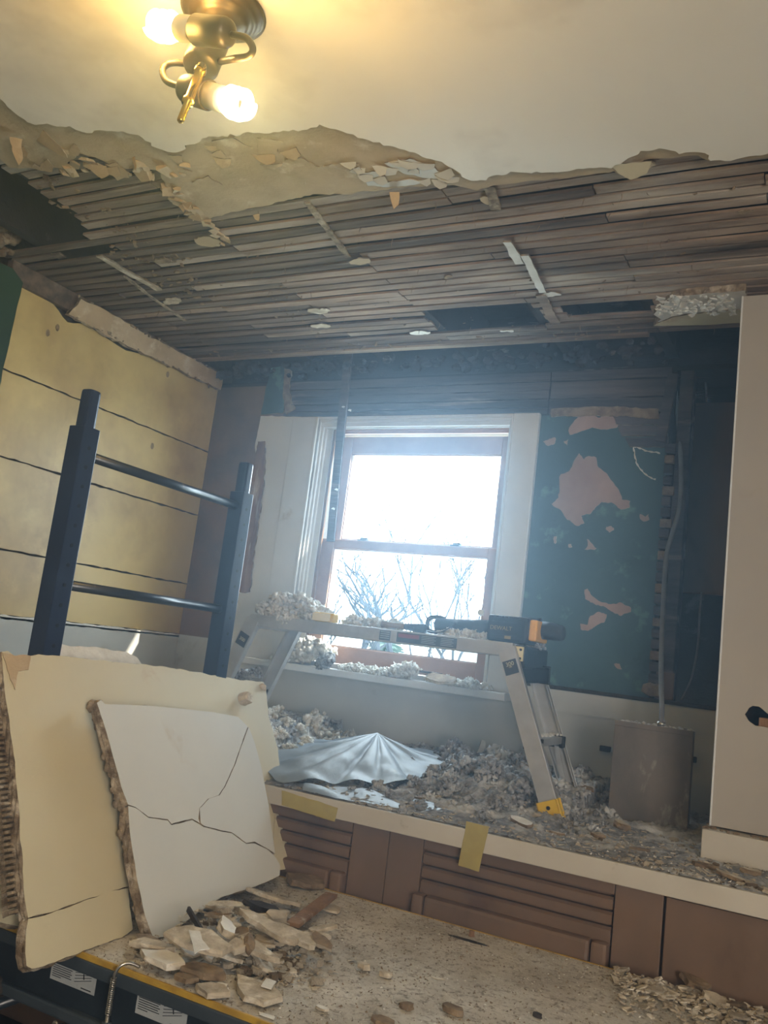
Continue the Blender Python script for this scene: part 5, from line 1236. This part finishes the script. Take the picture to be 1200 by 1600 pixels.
# arms: bent tube, cup, socket, spiral bulb
def arm(p_arm, s_in, s_out, blb, nm):
    b = nb(); tube(b, spline(p_arm, 8), .0065, 12); ar = obj('arm', b, 'nickel', lc_, True)
    d = (s_out - s_in).normalized(); L = (s_out - s_in).length
    b = nb(); lathe(b, s_in, d, [(0, .010), (.003, .020), (.008, .025), (.016, .0275), (L * .64, .028), (L * .645, .026)], 28); obj('cup', b, 'nickel', ar, True)
    b = nb(); lathe(b, s_in + d * L * .62, d, [(0, .024), (L * .34, .024), (L * .36, .020), (L * .40, .018)], 28); so = obj('socket', b, 'socket', ar, True)
    b = nb(); u = d.orthogonal().normalized(); w = d.cross(u); pts = []
    base = s_out + d * .006; Lb = (blb - base).length * 1.75
    for k in range(110):
        t = k / 109; a_ = t * 2 * math.pi * 3.0; R = .0235 * (1 - .35 * max(0, t - .8) / .2)
        pts.append(base + d * (.010 + t * (Lb - .02)) + u * math.cos(a_) * R + w * math.sin(a_) * R)
    tube(b, pts, .0062, 8); lathe(b, base - d * .004, d, [(0, .018), (.008, .024), (.012, .02)], 20)
    bo = obj('spiral_bulb', b, 'bulb', ar, True)
    l = bpy.data.lights.new('bulb_light', 'POINT'); l.energy = 6.5; l.color = (1, .65, .17); l.shadow_soft_size = .04
    lo = bpy.data.objects.new('bulb_light', l); COL.objects.link(lo); lo.location = blb
D_ = Vector
ya = lp.y - .115; yb_ = lp.y - .055
arm([hub + D_((.02, .02, -.0)), onY(365, 92, ya), onY(388, 88, ya - .005), onY(395, 76, ya - .01), onY(385, 60, ya - .01), onY(362, 54, ya - .01)], onY(360, 52, ya - .01), onY(280, 44, ya - .01), onY(250, 43, ya - .01), 'a')
arm([hub + D_((-.02, .02, .0)), onY(275, 98, yb_ - .01), onY(258, 103, yb_ - .02), onY(254, 114, yb_ - .025), onY(262, 128, yb_ - .03), onY(285, 136, yb_ - .03)], onY(286, 137, yb_ - .03), onY(350, 156, yb_ - .03), onY(377, 161, yb_ - .03), 'b')

# ------------------------------------------------------------------ outdoors
b = nb(); box(b, -80, 60, 4.6, 90, -1.4, -1.3); struct('ground_outside', b, 'snowy')
def tree(root, h, r, seed, lean=(0, 0), depth=5, m='bark', spread=.55, label='', twig=.72, name='bare_tree'):
    b = nb(); rnd = random.Random(seed)
    def grow(p, d, L, r, k):
        pts = [p]; n = 4; q = p
        for i in range(n):
            d = (d + Vector((rnd.uniform(-.16, .16), rnd.uniform(-.16, .16), rnd.uniform(-.04, .12)))).normalized(); q = q + d * L / n; pts.append(q)
        tube(b, pts, [r * (1 - .35 * i / n) for i in range(n + 1)], 6 if k > 2 else 4, False)
        if k <= 0: return
        for j in range(2 if k > 3 else 3):
            a = rnd.uniform(0, 6.28); dd = (d + Vector((math.cos(a), math.sin(a), rnd.uniform(-.1, .5))) * spread * rnd.uniform(.7, 1.4)).normalized()
            grow(pts[rnd.choice((2, 3, 4))] if j else q, dd, L * twig * rnd.uniform(.8, 1.15), r * .62, k - 1)
    grow(Vector(root), Vector((lean[0], lean[1], 1)).normalized(), h, r, depth)
    tag(obj(name, b, m), label, 'tree')
def og(px, Y): p = onY(px, 940, Y); return (p.x, Y, -1.3)
tree(og(602, 12), 1.5, .15, 4, (.02, 0), 6, 'bark', .85, 'bare grey tree with a thick forked trunk in the middle of the lower window pane')
tree(og(545, 13), 1.45, .09, 9, (-.25, 0), 6, 'bark', .7, 'bare leaning tree at the left of the lower window pane')
tree(og(660, 16), 1.75, .06, 14, (.05, 0), 5, 'bark', .35, 'slender upright bare tree right of the thick forked one')
tree(og(700, 17), 1.9, .06, 23, (.0, 0), 5, 'bark', .35, 'slender upright bare tree near the right side of the lower window pane')
tree(og(745, 20), 2.4, .07, 31, (.0, 0), 5, 'bark', .5, 'bare tree seen at the right edge of the window glass')
for i, (px, sd) in enumerate(((560, 5), (620, 6), (650, 7), (690, 8), (730, 12))):
    tree(og(px, 6.5 + i * .3), .75, .018, sd + 60, (.3 * (-1) ** i, 0), 3, 'barkw', .6, 'pale crossing sapling stems outside, number %s from the left along the bottom of the window' % ('first', 'second', 'third', 'fourth', 'fifth')[i] if False else ('leftmost' , 'second from left', 'middle', 'second from right', 'rightmost')[i] + ' of the pale saplings just outside the bottom of the window', .9, 'bare_sapling')
b = nb(); c = Vector(og(612, 22)); r_ = random.Random(3); tube(b, [c, c + Vector((0, 0, 3.4))], [.16, .02], 6)
for i in range(420):
    t = r_.random() ** .8; a = r_.uniform(0, 6.28); L = (1 - t) * 1.5 + .3; q = c + Vector((0, 0,   .4 + t * 2.9)); e = q + Vector((math.cos(a) * L, math.sin(a) * L, -.15 * L)); tube(b, [q, q.lerp(e, .6), e], [.03, .10 * (1 - t) + .03, .004], 4)
tag(obj('evergreen_tree', b, 'fir'), 'blue-green evergreen tree behind the bare trees outside', 'tree')
b = nb()
for i in range(160):
    p = Vector((r_.uniform(-28, 2), r_.uniform(23, 27), -1.3 + r_.uniform(0, .7))); g = bmesh.ops.create_icosphere(b, subdivisions=1, radius=r_.uniform(.3, .8))['verts']
    for v in g: v.co = v.co + p
tag(obj('hedge', b, 'fir'), 'low blurred hedge beyond the trees outside the window', 'hedge', None, 'stuff')
hc = onY(765, 900, 30); hs = thing('house', 'pale house with a grey roof seen at the right side of the window', 'house', (hc.x + 3, 30, -1.3))
b = nb(); box(b, hc.x - .9, hc.x + 6, 30, 36, -1.3, 1.9); obj('house_wall', b, 'siding', hs)
b = nb(); v = [b.verts.new(q) for q in ((hc.x - 1.2, 29.7, 1.9), (hc.x + 6.3, 29.7, 1.9), (hc.x + 6.3, 36.3, 1.9), (hc.x - 1.2, 36.3, 1.9), (hc.x - 1.2, 33, 3.4), (hc.x + 6.3, 33, 3.4))]
for f in ((0, 1, 5, 4), (2, 3, 4, 5), (0, 4, 3), (1, 2, 5), (0, 3, 2, 1)): b.faces.new([v[i] for i in f])
obj('house_roof', b, 'roofing', hs)
b = nb(); box(b, hc.x + .2, hc.x + 1.2, 29.95, 30.0, .2, 1.3); obj('house_window', b, 'roofing', hs)
for pr in protos:
    bpy.data.objects.remove(pr)

# ------------------------------------------------------------------ scatter volume added to imitate lens glare around the window
hz = bpy.data.materials.new('glare_veil_volume'); hz.use_nodes = True; N = hz.node_tree.nodes; L = hz.node_tree.links
N.remove(N['Principled BSDF']); vs_ = N.new('ShaderNodeVolumeScatter'); vs_.inputs['Color'].default_value = (.55, .78, 1, 1); vs_.inputs['Density'].default_value = .066; vs_.inputs['Anisotropy'].default_value = .78
L.new(vs_.outputs[0], N['Material Output'].inputs['Volume']); K['haze'] = hz
b = nb(); box(b, XL + .06, 2.15, -2.6, 3.32, .02, 2.645); o = obj('glare_veil', b, 'haze'); tag(o, 'thin bluish scatter volume filling the room, added to imitate lens glare from the window', 'haze', None, 'stuff')
